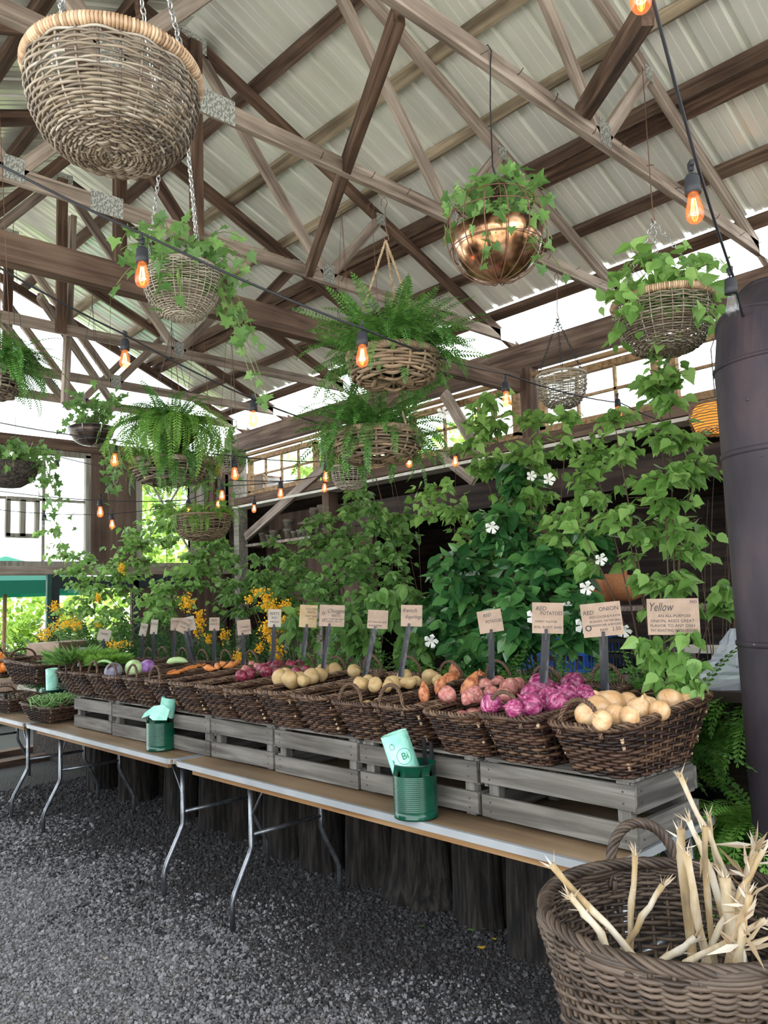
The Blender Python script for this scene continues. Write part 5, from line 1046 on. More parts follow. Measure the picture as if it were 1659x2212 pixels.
def stalk(pt, pb, Dt, lab, r=0.012, fray=1.0, zb=None, knob=0.0, husk=0):
    """a dry stalk from its frayed tip down to the basket floor along the line the photo shows"""
    top = np.array(at(*pt, D=Dt)); low = np.array(at(*pb, D=Dt-0.02)); d_ = (low-top)/np.linalg.norm(low-top)
    k_ = max(0.0, (low[2]-(CB.z+0.10)))/max(0.25, -d_[2]); ext = low+d_*k_
    for q_ in (ext, low):
        dx = q_[:2]-np.array(CB[:2]); l = np.linalg.norm(dx); mx_ = 0.185 if q_ is ext else 0.235
        if l > mx_: q_[:2] = np.array(CB[:2])+dx/l*mx_
    ext[2] = CB.z+0.06 if k_ > 0 else ext[2]
    r = r*0.55
    t = thing('corn_stalk', lab, 'corn stalk', tuple(ext), 0, 'dry corn stalks in the wicker basket'); L = np.linalg.norm(top-ext); v = top-ext
    lw = low-ext; pts = np.array([lw*(i/3.0) for i in range(3)]+[lw+(v-lw)*(i/6.0) for i in range(7)])+rng.normal(0, 0.0015, (10, 3)); rr = np.array([r*(1.0+0.22*(i % 3 == 0)) for i in range(10)])*np.linspace(1.1, 0.85, 10)
    u = (v-lw)/(np.linalg.norm(v-lw)+1e-6)
    MB().tube(pts, rr, 8).build('stalk', M['corn'], t, smooth=True)
    pos = []; dr = []; nm = []; sz = []
    for k in range(int(9*fray)): pos.append(v*0.985); dr.append(u*1.3+rng.normal(0, 0.45, 3)); nm.append(rng.normal(0, 1, 3)); sz.append(rng.uniform(.012, .034))
    for k in range(5+husk*7): f = rng.uniform(0.0, 1.0); pos.append(lw+(v-lw)*f); dr.append(u*(0.9 if not husk else 0.3)+rng.normal(0, 0.4+0.3*(husk > 0), 3)); nm.append(rng.normal(0, 1, 3)); sz.append(rng.uniform(.014, .032)*(1+husk*0.5))
    leaves('dry_husks', 'needle', pos, dr, nm, np.array(sz)*1.2, M['husk'], t)['kind'] = 'stuff'; return t
for a in (((1191, 1869), (1366, 2063), 1.50, 'corn stalk leaning out to the left with a split white tip'),
          ((1232, 1935), (1262, 2027), 1.48, 'short dark stub of corn stalk nearest the left inside wall'),
          ((1373, 1842), (1359, 2058), 1.62, 'straight tan corn stalk standing below the handle'),
          ((1432, 1910), (1343, 2058), 1.60, 'corn stalk with a bushy pale frayed tip leaning right'),
          ((1481, 1842), (1528, 2088), 1.55, 'thick blotched corn stalk in the middle of the basket', 0.015),
          ((1519, 1788), (1541, 2088), 1.58, 'straight bleached white corn stalk'),
          ((1467, 1672), (1588, 1930), 1.72, 'longest corn stalk, forked tip reaching in front of the crate end', 0.011, 1.4),
          ((1487, 1771), (1538, 1890), 1.70, 'corn stalk with shaggy cream husk beside the white one', 0.012, 1.3, None, 0, 1),
          ((1530, 1760), (1556, 1910), 1.74, 'pinkish thin corn stalk behind the shaggy one', 0.009),
          ((1565, 1893), (1582, 2024), 1.55, 'very thick pale corn stalk stump at the right of centre', 0.021),
          ((1650, 1838), (1556, 2000), 1.56, 'corn stalk slanting up to the right edge', 0.010),
          ((1655, 1990), (1482, 2081), 1.45, 'corn stalk lying almost flat across the basket', 0.011),
          ((1501, 2027), (1430, 2078), 1.52, 'short fat corn stub lying low in the basket', 0.013),
          ((1632, 1820), (1605, 1936), 1.70, 'shredded grey corn husk bundle at the right edge', 0.016, 2, None, 0, 3),
          ((1615, 1935), (1595, 2080), 1.42, 'curled brown corn husk hanging at the near right', 0.013, 1.5, None, 0, 3),
          ((1470, 1795), (1475, 1850), 1.75, 'dark weathered corn root knob beside the handle', 0.018, 1.5)): stalk(*a)
pos = []; dr = []; nm = []; sz = []
for k in range(160):
    a = rng.uniform(0, 2*PI); rr = 0.2*math.sqrt(rng.random()); pos.append((CB.x+rr*math.cos(a), CB.y+rr*math.sin(a), CB.z+rng.uniform(0.04, 0.20))); dr.append((rng.normal(), rng.normal(), rng.normal(0, .3))); nm.append(rng.normal(0, 1, 3)); sz.append(rng.uniform(.03, .08))
tag(leaves('corn_husks', 'oval', pos, dr, nm, sz, M['husk']), 'loose dry husks heaped in the bottom of the corn basket', 'husks', kind='stuff')

# ------------------------------------------------------------------ hanging planters
def hook_wire(mb, p, q, r=0.0022, s=0.028):
    """S hook wire from p (over the timber) down to q"""
    p, q = np.array(p), np.array(q); mb.tube([p+[-s, 0, -s*1.2], p+[-s, 0, 0], p+[0, 0, s], p+[s*0.8, 0, 0], p+[0, 0, -s*1.5], (p+q)/2, q+[0, 0, s*1.6], q+[s*0.6, 0, 0], q+[0, 0, -s*0.5], q+[-s*0.6, 0, 0]], r, 5)
def hung_basket(name, lab, c, r, h, prof, rows, stk, sr, amp, mat, hangmode, top, group=None, sub=4, rim='braid', wob=0.02, tilt=None, nchain=3, flatbase=0.3, pot=None, seg=(6, 14), jit=0.004, chain_mat='chain'):
    """c: centre of the rim"""
    t = thing(name, lab, 'hanging basket', tuple(c), 0, group); S = round_surface(prof, 1.0, wob); mb = MB()
    weave(mb, S, np.linspace(flatbase, 0.94, rows), stk, sr, amp, sub=sub, seg=seg, jit=jit)
    low = np.linspace(0.02, flatbase, max(3, int(rows*0.35)))
    weave(mb, S, low, max(6, stk//2), sr, amp, sub=sub*2, seg=(3, 8), jit=jit); stakes_(mb, S, stk, sr*0.9, 0, 0.98, 12)
    mb.build('woven_body', M[mat], t, smooth=True); mb = MB(); P, n = S(np.linspace(0, 1, 120, endpoint=False), 1.0)
    if rim == 'cane':
        V = []; 
        m = 150
        for k in range(m):
            a0 = k*2*PI/m; cc = np.array([math.cos(a0)*r, math.sin(a0)*r, 0]); rr = 0.014
            mb.tube([cc+rr*math.cos(x)*np.array([math.cos(a0), math.sin(a0), 0])+rr*math.sin(x)*np.array([0, 0, 1]) for x in np.linspace(0, 2*PI, 9)[:-1]], 0.0052, 4, closed=True)
        mb.build('cane_wrapped_rim', M['cane'], t, smooth=True)
    else: twist(mb, P, sr*1.5, sr*1.2, 4, 24, 5, closed=True); mb.build('rim', M[mat], t, smooth=True)
    if tilt: t.rotation_euler = tilt
    Rm = t.rotation_euler.to_matrix(); off = Vector(top)-Vector(c); hm = MB()
    inv = Rm.transposed()@off
    for k in range(nchain):
        a = 2*PI*k/nchain+0.5; p = np.array([math.cos(a)*r*0.98, math.sin(a)*r*0.98, 0.005]); q = np.array(inv)
        if hangmode == 'chain': chain(hm, p, q)
        elif hangmode == 'rope': twist(hm, [p+(q-p)*x for x in np.linspace(0, 1, 8)], 0.004, 0.004, 3, 22, 4)
        else: hm.tube([p, q], 0.0016, 4)
    hm.build('hanging_'+('chains' if hangmode == 'chain' else 'ropes' if hangmode == 'rope' else 'wires'), M[chain_mat if hangmode == 'chain' else 'rope' if hangmode == 'rope' else 'rustwire'], t, smooth=True)
    return t
bowl = [(0.0, -1.0), (0.25, -0.995), (0.48, -0.97), (0.68, -0.89), (0.84, -0.74), (0.95, -0.52), (1.01, -0.25), (1.0, 0.0)]
def sc_prof(p, r, h): return [(a*r, b*h) for a, b in p]
c = at(247, 168, D=2.0)
hung_basket('wicker_hanging_bowl', 'huge empty grey wicker bowl basket with a tan wrapped rim, hanging at top left', c, 0.205, 0.21, sc_prof(bowl, 0.205, 0.212), 34, 26, 0.0035, 0.0048, 'wicker', 'chain', at(190, -330, Y=2.02) if False else (c.x-0.02, c.y+0.05, 3.93), rim='cane', nchain=4, flatbase=0.22)
def ivy(name_parent, c, r, n, L, ls, mat='leaf_ivy', up=0.0, az=(0, 2*PI), drop=0.5, T='ivy', per=7):
    mbv = MB(); pos = []; dr = []; nm = []; sz = []; c = np.array(c)
    for i in range(n):
        a = random.uniform(*az); p = c+np.array([math.cos(a)*r*0.6*random.random(), math.sin(a)*r*0.6*random.random(), 0.0]); l = L*random.uniform(0.35, 1.1)
        q = c+np.array([math.cos(a)*(r+l*0.35), math.sin(a)*(r+l*0.35), up*random.random()-drop*l*random.uniform(0.2, 1.2)]); vine(mbv, pos, dr, nm, sz, p, q, 0.10+0.2*l, per, ls)
    leaves('leaves', T, pos, dr, nm, sz, M[mat], name_parent); mbv.build('vine_stems', M['green_twig'], name_parent)
c = at(394, 583, D=3.1)
ball = [(0.0, -1.0), (0.22, -0.99), (0.42, -0.95), (0.64, -0.84), (0.85, -0.66), (0.98, -0.42), (1.02, -0.25), (0.98, -0.08), (0.90, 0.0)]
t = hung_basket('ivy_basket', 'pale round wicker basket of ivy hanging below the big empty bowl basket', c, 0.135, 0.2, sc_prof(ball, 0.15, 0.205), 26, 30, 0.0022, 0.0032, 'wicker_pale', 'chain', (c.x, c.y+0.03, 3.90), flatbase=0.3)
ivy(t, (0, 0, 0.02), 0.13, 16, 0.40, 0.06, up=0.14, drop=0.3); ivy(t, (0, 0, 0.02), 0.13, 12, 0.55, 0.06, az=(-1.2, 0.3), drop=1.0, per=9); ivy(t, (0, 0, 0.0), 0.13, 7, 0.24, 0.06, az=(3.0, 4.2), drop=0.9)
# copper globe
c = at(1072, 505, D=2.75); t = thing('copper_globe_planter', 'copper bowl in a rusty wire globe spilling with ivy, hung on a black hook', 'hanging planter', c)
cb = [(0.0, -0.165), (0.05, -0.16), (0.10, -0.135), (0.135, -0.095), (0.155, -0.045), (0.16, 0.0), (0.155, 0.0), (0.13, -0.05), (0.0, -0.07)]
MB().lathe(cb, 48).build('copper_bowl', M['copper'], t, smooth=True)
MB().lathe([(0.150, -0.012), (0.0, -0.004)], 24).build('soil', M['soil'], t)
mb = MB()
for k in range(7):
    a = k*PI/7; mb.tube([(0.175*math.cos(x)*math.cos(a), 0.175*math.cos(x)*math.sin(a), 0.175*math.sin(x)+0.0) for x in np.linspace(0, 2*PI, 41)[:-1]], 0.0022, 5, closed=True)
for z in (-0.06, 0.05, 0.11): rr = math.sqrt(0.175**2-z*z); mb.tube([(rr*math.cos(x), rr*math.sin(x), z) for x in np.linspace(0, 2*PI, 41)[:-1]], 0.002, 5, closed=True)
mb.tube([(0.015*math.cos(x), 0, 0.185+0.015*math.sin(x)) for x in np.linspace(0, 2*PI, 13)[:-1]], 0.002, 5, closed=True)
mb.build('wire_globe', M['rustwire'], t, smooth=True)
ivy(t, (0, 0, 0.01), 0.10, 26, 0.26, 0.058, up=0.22, drop=0.35, per=6); ivy(t, (0, 0, 0.0), 0.13, 9, 0.28, 0.055, az=(3.3, 5.4), drop=1.1)
hk = at(1054, 110, Y=2.0); tp = np.array(c)+[0, 0, 0.2]
mb = MB(); P0 = np.array(hk); x_ = np.array([0.7, -0.7, 0])
mb.tube([P0-x_*0.028+[0, 0, -0.06], P0-x_*0.028, P0+[0, 0, 0.03], P0+x_*0.016, P0+x_*0.008+[0, 0, -0.06], (P0+tp)/2, tp+[0, 0, 0.05], tp+x_*0.012+[0, 0, 0.0], tp+[0, 0, -0.014], tp-x_*0.010+[0, 0, 0.002]], 0.0032, 6)
tag(mb.build('long_hook', M['iron'], smooth=True), 'long black iron hook on the nearest truss holding the copper globe', 'hook')
# fern baskets under the ropes
flatb = [(0.0, -1.0), (0.3, -1.0), (0.6, -0.98), (0.82, -0.90), (0.96, -0.72), (1.03, -0.45), (1.02, -0.2), (1.0, 0.0)]
tray = [(0.0, -0.9), (0.4, -1.0), (0.72, -0.95), (0.92, -0.7), (1.0, -0.35), (0.97, 0.0)]
def fern_basket(px, py, D, wpx, h, lab, hang, top, nf, L, mat='leaf_fern', wid=0.030, rows=9, sr=0.0068, stk=16, wick='wicker_warm', prof=tray, az=None, elev=(0.0, 1.35), kap=(1.6, 3.2), bulk=True, chainm='chain', pairs=26):
    c = at(px, py, D=D); r = wpx/2*D/FPX/1.02
    t = hung_basket('fern_basket', lab, c, r, h, sc_prof(prof, r, h), rows, stk, sr, sr*1.3, wick, hang, top if top else (c.x, c.y, 3.9), flatbase=0.42, jit=0.012, seg=(3, 7), chain_mat=chainm)
    MB().lathe([(0, -h*0.6), (r*0.8, -h*0.45), (r*0.85, -0.03), (0, 0.0)], 20).build('soil', M['soil'], t)
    fern('fronds', None, None, (0, 0, 0.01), int(nf*1.7), L, wid*1.1, M[mat], elev=elev, kap=kap, rad=r*0.75, parent=t, pairs=pairs, az=az); return t
fern_basket(848, 772, 3.3, 200, 0.11, 'upper of the two fern baskets on thick tan rope at centre', 'rope', tuple(at(833, 520, D=3.3)), 120, 0.33, kap=(0.5, 2.3), elev=(0.15, 1.4), wid=0.034)
fern_basket(815, 940, 3.7, 190, 0.12, 'lower fern basket hanging beneath the rope-hung one, with a wide woven bottom', 'rope', tuple(at(818, 700, D=3.7)), 105, 0.36, kap=(0.6, 2.6), elev=(0.1, 1.35), wid=0.032)
mb = MB(); hook_wire(mb, at(831, 436, Y=3.08), at(834, 515, D=3.3)); tag(mb.build('wire_hook', M['rustwire']), 'rusty wire hook holding the thick tan ropes', 'hook')
mb = MB(); hook_wire(mb, at(803, 446, Y=3.11), at(818, 698, D=3.7), 0.0016); tag(mb.build('wire_hook', M['rustwire']), 'thin rusty wire beside the ropes, holding the lower fern basket', 'hook')
fern_basket(366, 1000, 4.7, 160, 0.12, 'flat woven basket directly under the light green drooping fern', 'wire', tuple(at(372, 720, D=4.75)), 70, 0.3, mat='leaf_fern', wick='wicker', rows=8)
c = at(372, 925, D=4.65); t = thing('drooping_fern_bowl', 'dark metal bowl with long light green drooping fern fronds at left', 'hanging planter', c)
MB().lathe([(0, -0.13), (0.07, -0.12), (0.13, -0.07), (0.16, 0.0), (0.15, 0.0), (0.0, -0.03)], 30).build('metal_bowl', M['darkbowl'], t, smooth=True)
fern('fronds', None, None, (0, 0, 0.01), 90, 0.50, 0.040, M['leaf_fern_light'], elev=(0.1, 1.2), kap=(2.4, 3.6), rad=0.13, parent=t, pairs=28)
fern('crown_fronds', None, None, (0, 0, 0.03), 80, 0.30, 0.030, M['leaf_fern'], elev=(0.3, 1.5), kap=(0.6, 2.2), rad=0.13, parent=t, pairs=22)
mb = MB()
for k in range(3): a = k*2.1; mb.tube([(0.155*math.cos(a), 0.155*math.sin(a), 0), (0, 0, 0.62)], 0.0018, 4)
mb.tube([(0, 0, 0.62), (0, 0, 0.80)], 0.002, 5); mb.build('hanging_wires', M['iron'], t)
fern_basket(437, 1115, 5.6, 122, 0.17, 'small fern basket hanging before the window with crossed bars', 'wire', None, 70, 0.26, mat='leaf_fern_light', wid=0.022, rows=16, sr=0.0035, stk=26, prof=bowl, wick='wicker_warm', kap=(1.4, 3.4))
fern_basket(500, 985, 6.0, 60, 0.14, 'little pale basket half hidden right of the light green fern', 'wire', None, 24, 0.16, rows=10, sr=0.003, stk=20, prof=bowl, wick='wicker_pale')
fern_basket(755, 1010, 4.6, 80, 0.13, 'small pale basket peeking out under the lower fern basket', 'wire', None, 20, 0.16, rows=12, sr=0.0026, stk=24, prof=bowl, wick='wicker_pale')
fern_basket(-15, 800, 3.4, 110, 0.12, 'fern planter cut off by the left edge, upper', 'wire', None, 90, 0.30, rows=9, sr=0.005, stk=16, prof=tray, wick='wicker', kap=(1.0, 2.6))
# bowl with ivy at left, nest bowl at the left edge
def metal_planter(px, py, D, r, h, lab, mat, top, nv, L, drop=0.5, mesh_wire=True, ls=0.055, lmat='leaf_ivy', up=0.12):
    c = at(px, py, D=D); t = thing('hanging_bowl_planter', lab, 'hanging planter', c)
    MB().lathe([(0, -h), (r*0.4, -h*0.95), (r*0.75, -h*0.68), (r*0.93, -h*0.33), (r, 0), (r*0.95, 0), (0, -0.02)], 30, wob=0.01).build('bowl', M[mat], t, smooth=True); mb = MB()
    for k in range(3): a = k*2.1+0.4; mb.tube([(r*math.cos(a), r*math.sin(a), 0), (0, 0, top-c.z-0.08)], 0.0015, 4)
    mb.tube([(0, 0, top-c.z-0.08), (0, 0, top-c.z)], 0.0018, 4); mb.build('hanging_wires', M['iron'], t); mb = MB()
    if mesh_wire:
        for k in range(8): a = k*PI/4; mb.tube([(r*1.03*math.cos(x)*math.cos(a), r*1.03*math.cos(x)*math.sin(a), -h*1.04*math.sin(x)) for x in np.linspace(0, PI/2, 9)], 0.0016, 4)
        for z in (0, 0.4, 0.75): mb.tube([(r*1.03*math.sqrt(1-z*z)*math.cos(x), r*1.03*math.sqrt(1-z*z)*math.sin(x), -h*z) for x in np.linspace(0, 2*PI, 25)[:-1]], 0.0016, 4, closed=True)
        mb.build('wire_cage', M['chain'], t)
    ivy(t, (0, 0, 0.02), r*0.9, nv, L, ls, lmat, up=up, drop=drop); return t
metal_planter(198, 925, 5.8, 0.165, 0.13, 'rusty bowl planter in a wire cage, hung before the bright gable', 'darkbowl', 3.9, 34, 0.3, 0.2, up=0.30)
t = metal_planter(20, 1003, 4.6, 0.17, 0.14, 'dark coir nest-like bowl planter at the left edge', 'coir', 3.9, 26, 0.35, 0.5, False)
ivy(t, (0, 0, 0), 0.16, 9, 0.7, 0.055, az=(-1.2, 0.2), drop=0.9, per=10)
for s0, ends, lb in (((500, 930), ((470, 1080), (455, 1060), (500, 1070), (520, 1050), (430, 1050)), 'trailing ivy strands hanging right of the plywood panel, near the small fern basket'),
                     ((235, 960), ((235, 1085), (250, 1070), (225, 1040), (262, 1050)), 'trailing ivy strands hanging in front of the brown plywood panel')):
    mb = MB(); pos = []; dr = []; nm = []; sz = []; o_ = np.array(at(*s0, Y=5.46))
    for px, py in ends: vine(mb, pos, dr, nm, sz, (0, 0, 0), at(px, py, Y=5.46)-Vector(o_), 0.05, 9, 0.07)
    mb.tube([(0, 0, 0), (0.01, 0, 3.9-o_[2])], 0.0018, 4)
    t = thing('trailing_ivy', lb, 'vine', tuple(o_)); leaves('leaves', 'ivy', pos, dr, nm, sz, M['leaf_ivy'], t); mb.build('vine_stems', M['green_twig'], t)
# right-hand baskets
c = at(1432, 655, D=3.55)
t = hung_basket('birch_leaf_basket', 'big grey wicker bowl on zinc chains overflowing with green leaves at upper right', c, 0.215, 0.24, sc_prof(bowl, 0.215, 0.23), 24, 30, 0.0034, 0.005, 'wicker', 'chain', tuple(at(1412, 478, D=3.55)), rim='cane')
ivy(t, (0, 0, 0.02), 0.17, 40, 0.30, 0.075, 'leaf_birch', up=0.26, drop=0.4, T='birch', per=7); ivy(t, (0, 0, 0.0), 0.2, 14, 0.45, 0.075, 'leaf_birch', az=(2.6, 5.4), drop=0.9, T='birch', per=8)
mb = MB(); hook_wire(mb, at(1385, 110, Y=2.04), at(1411, 475, D=3.55), 0.0026); tag(mb.build('wire_hook', M['rustwire']), 'long rusty wire hook beside the light cable at upper right', 'hook')
c = at(1212, 812, D=4.9)
t = hung_basket('white_hanging_basket', 'small pale openwork basket glowing against the clerestory window', c, 0.15, 0.20, sc_prof(bowl, 0.152, 0.2), 17, 20, 0.0036, 0.006, 'wicker_pale', 'chain', tuple(at(1204, 690, D=4.9)), chain_mat='iron')
mb = MB(); hook_wire(mb, at(1203, 598, Y=3.12), at(1204, 688, D=4.9), 0.0028); tag(mb.build('wire_hook', M['rustwire']), 'rusty wire hook on the second truss above the small pale basket', 'hook')
# amber woven lamp in the lean-to
p = at(1548, 902, X=5.5); mb = MB(); S = round_surface([(0.08, -0.12), (0.16, -0.095), (0.19, 0.0), (0.16, 0.095), (0.08, 0.12)]); weave(mb, S, np.linspace(0.02, 0.98, 20), 26, 0.0035, 0.005, sub=2)
t = thing('woven_pendant_lamp', 'round woven lamp glowing amber behind the stovepipe', 'lamp', p); mb.build('woven_shade', M['wicker_warm'], t, smooth=True)
MB().lathe([(0.02, -0.11), (0.145, -0.085), (0.175, 0), (0.145, 0.085), (0.02, 0.11)], 24).build('glowing_liner', M['amber'], t, smooth=True); MB().tube([(0, 0, 0.10), (0, 0, 0.5), (0.3, 0, 3.62-p.z)], 0.004, 5).build('cord', M['rubber'], t)

# ------------------------------------------------------------------ string lights
def bulb_proto():
    t = thing('string_bulb', 'x', 'light bulb', (0, 0, 0), 0, 'bulbs on the string lights')
    MB().tube([(0, 0, 0.0), (0.003, 0, -0.03)], 0.0032, 6).build('drop_cord', M['rubber'], t)
    MB().lathe([(0, -0.022), (0.012, -0.024), (0.018, -0.032), (0.0185, -0.052), (0.020, -0.054), (0.020, -0.075), (0.017, -0.076), (0, -0.076)], 20).build('socket', M['rubber'], t, smooth=True)
    MB().lathe([(0.0125, -0.074), (0.0135, -0.084), (0.017, -0.098), (0.021, -0.114), (0.0225, -0.126), (0.021, -0.138), (0.015, -0.148), (0.007, -0.1525), (0, -0.153)], 24).build('glass_bulb', M['amberglass'], t, smooth=True)
    mb = MB()
    for k in range(5): a = k*2*PI/5; mb.tube([(0.004*math.cos(a), 0.004*math.sin(a), -0.088), (0.009*math.cos(a), 0.009*math.sin(a), -0.128), (0.009*math.cos(a+1), 0.009*math.sin(a+1), -0.128)], 0.0011, 4)
    mb.build('filament', M['filament'], t); mb = MB(); mb.box((0, 0, 0.004), (0.026, 0.009, 0.015)); mb.box((0, 0, -0.006), (0.013, 0.010, 0.016)); mb.build('cable_connector', M['rubber'], t); return t
bp = bulb_proto(); index_kids(); cold = None
def cable(pts, lab, r=0.0036):
    P = np.array([tuple(at(x, y, D=d)) for x, y, d in pts]); n = len(P); Q = []
    for i in range(n-1):
        a, b = P[i], P[i+1]; s = 0.015*np.linalg.norm(b-a)
        for t in np.linspace(0, 1, 8, endpoint=False): Q.append(a+(b-a)*t-np.array([0, 0, 4*s*t*(1-t)]))
    Q.append(P[-1]); tag(MB().tube(Q, r, 6).build('light_cable', M['rubber'], None, smooth=True), lab, 'cable', 'string light cables')
first = [True]
def bulb(px, py, D, lab, lit=True, drop=0.0):
    """px, py: centre of the glass"""
    p = at(px, py, D=D); p = p+Vector((0, 0, 0.118))
    if first[0] and lit: bp.location = p; bp['label'] = lab; bp.rotation_euler = (0, 0, 0.7); first[0] = False; return p
    b = dup(bp, p, (random.uniform(-.05, .05), random.uniform(-.05, .05), random.uniform(0.5, 1.0)), lab)
    if not lit:
        for ch in [o for o in bpy.data.objects if o.parent == b]:
            if ch.name.startswith('filament'): bpy.data.objects.remove(ch)
            elif ch.name.startswith('glass'): 
                for sl in ch.material_slots: sl.link = 'OBJECT'; sl.material = M['clearglass']
    return p
bulb(307, 597, 2.45, 'lit bulb on the nearest string, beside the ivy basket')
bulb(785, 773, 2.75, 'lit bulb in front of the upper fern basket')
bulb(1500, 453, 2.0, 'large lit amber bulb at the upper right')
bulb(1388, -6, 1.65, 'lit bulb cut off by the top edge')
bulb(1583, 662, 2.5, 'unlit clear bulb above the stovepipe elbow', False)
bulb(270, 778, 3.4, 'lit bulb above the rusty bowl planter')
bulb(549, 907, 3.9, 'lit bulb hanging free right of the light green fern')
bulb(1093, 864, 4.0, 'lit bulb behind the top of the bushy birch')
bulb(247, 995, 4.6, 'lit bulb at the lower tips of the light green fern')
bulb(506, 1025, 4.8, 'lit bulb right of the flat woven basket')
bulb(755, 970, 4.5, 'lit bulb at the left side of the lower fern basket')
bulb(883, 999, 5.2, 'lit bulb low in front of the lower fern basket')
bulb(985, 998, 5.6, 'lit bulb right of the lower fern basket, by the birch')
bulb(706, 1030, 5.4, 'lit bulb left of the lower fern basket tips')
bulb(702, 1055, 6.6, 'small lit bulb just below another above the leafy shrub')
bulb(607, 1067, 6.0, 'lit bulb in front of the knee brace')
bulb(550, 1100, 7.4, 'tiny lit bulb against the corner post')
bulb(479, 1072, 5.8, 'lit bulb above the small fern basket')
bulb(472, 1090, 7.4, 'tiny lit bulb behind the small fern basket')
bulb(407, 1108, 5.8, 'lit bulb at the left rim of the small fern basket')
bulb(216, 1107, 5.6, 'lit bulb on the brown plywood panel, upper')
bulb(241, 1134, 6.6, 'smaller lit bulb lower on the plywood panel')
bulb(95, 1135, 6.6, 'unlit bulb against the small sash window', False)
bulb(321, 1058, 6.0, 'dark unlit bulb before the window with crossed bars', False)
bulb(122, 1020, 6.0, 'unlit bulb against the bright left window', False)
bulb(845, 975, 5.0, 'unlit bulb hidden among the lower fern fronds', False)
bulb(1336, 893, 5.0, 'lit bulb under the eave right of the pale basket')
cable([(-40, 335, 2.3), (315, 508, 2.45), (787, 711, 2.75), (1094, 808, 4.0), (1340, 870, 5.2), (1500, 930, 6.3)], 'thick light cable sweeping from the left edge past the ivy basket', 0.0042)
cable([(-40, 555, 2.9), (268, 722, 3.4), (555, 866, 3.9), (755, 932, 4.5), (884, 967, 5.2), (1000, 975, 5.6)], 'second light cable below, passing over the light green fern', 0.004)
cable([(1395, -60, 1.65), (1508, 362, 2.0), (1583, 595, 2.5), (1606, 690, 2.75)], 'black light cable descending steeply at upper right', 0.0042)
cable([(-40, 905, 4.4), (240, 950, 4.6), (506, 985, 4.8), (706, 997, 5.4), (860, 1003, 6.4)], 'light cable running level across the fern planters')
cable([(-40, 950, 5.8), (122, 985, 6.0), (290, 1020, 6.0), (620, 1040, 6.2), (720, 1018, 7.0)], 'light cable behind the flat woven basket', 0.0036)
cable([(-40, 1055, 5.5), (216, 1081, 5.6), (407, 1080, 5.8), (479, 1050, 5.8), (607, 1040, 6.0), (760, 1010, 7.0)], 'light cable low across the far windows', 0.0034)
cable([(-40, 1096, 6.5), (95, 1109, 6.6), (241, 1110, 6.6), (365, 1095, 6.8), (472, 1072, 7.4), (570, 1055, 8.4)], 'lowest light cable, sagging before the small sash window', 0.0034)

# ------------------------------------------------------------------ corner shelf, pots and stored things
sh = tag(MB().box((0, 0, 0), (0.28, 1.65, 0.035)).build('wall_shelf', M['timber_x']), 'wooden shelf in the far corner holding grey clay pots', 'shelf'); sh.location = (6.05, 8.15, 2.33)
def pot_proto():
    t = MB().lathe([(0, 0), (0.045, 0), (0.062, 0.10), (0.068, 0.10), (0.070, 0.135), (0.062, 0.135), (0.058, 0.10), (0.042, 0.01), (0, 0.01)], 20).build('clay_pot', M['pot'], None, smooth=True); return t
pp = pot_proto(); k = 0
pl = ['stack bottom at the left end of the shelf', 'nested on top of the leftmost pot', 'small pot right of the leftmost stack', 'wide pot standing third along the shelf', 'lower pot of the tall stack in the middle', 'upper pot of the tall stack in the middle', 'narrow pot right of the tall stack', 'pot beside the shelf bracket', 'pot near the right end of the shelf', 'pot farthest right, behind leaves']
for i, (px, dz, s) in enumerate(((566, 0, 1.0), (566, 0.115, 1.02), (577, 0, .75), (590, 0, 1.1), (620, 0, 1.05), (620, 0.12, 1.1), (633, 0, .75), (645, 0, .8), (655, 0, .8), (664, 0, .75))):
    q = at(px, 1150, X=6.0); o = pp if i == 0 else pp.copy()
    if i: COL.objects.link(o)
    o.location = (6.03, q.y, 2.348+dz*0.95); o.scale = (s, s, s); tag(o, 'grey clay flower pot, '+pl[i], 'flower pot', 'clay pots on the corner shelf')
tag(MB().box((0, 0, 0), (0.2, 2.2, 0.03)).build('upper_shelf', M['timber_x']), 'upper shelf board under the white ledge beside the knee brace', 'shelf').location = (6.2, 6.9, 2.55)
for i, (px, s) in enumerate(((672, 1.0), (690, 1.1), (668, .8))):
    q = at(px, 1110, X=6.1); o = pp.copy(); COL.objects.link(o); o.location = (6.18, q.y, 2.565); o.scale = (s*1.2,)*3; tag(o, 'grey clay flower pot on the upper shelf, '+['left', 'right', 'smallest'][i], 'flower pot', 'clay pots on the upper shelf')
def crate_plastic(c, d, mat, lab, rz=0):
    t = thing('plastic_crate', lab, 'plastic crate', c, rz); mb = MB(); x, y, z = d
    for s in (-1, 1):
        for k in range(11): mb.box((-x/2+x*k/10, s*y/2, z/2), (0.012, 0.008, z)); mb.box((s*x/2, -y/2+y*k/10, z/2), (0.008, 0.012, z))
        for q in (0.01, z*0.5, z-0.015): mb.box((0, s*y/2, q), (x, 0.014, 0.025)); mb.box((s*x/2, 0, q), (0.014, y, 0.025))
    mb.build('slotted_walls', mat, t); MB().box((0, 0, 0.006), (x, y, 0.012)).build('crate_base', mat, t); return t
tb = tag(MB().box((0, 0, -0.02), (0.8, 3.2, 0.04)).box((0.3, 1.5, -0.5), (0.06, 0.06, 0.92)).box((-0.3, 1.5, -0.5), (0.06, 0.06, 0.92)).box((0.3, -1.5, -0.5), (0.06, 0.06, 0.92)).box((-0.3, -1.5, -0.5), (0.06, 0.06, 0.92)).build('storage_bench', M['timber_x']), 'rough wooden bench in the dark lean-to holding plastic crates', 'bench'); tb.location = (5.3, 2.6, 0.98)
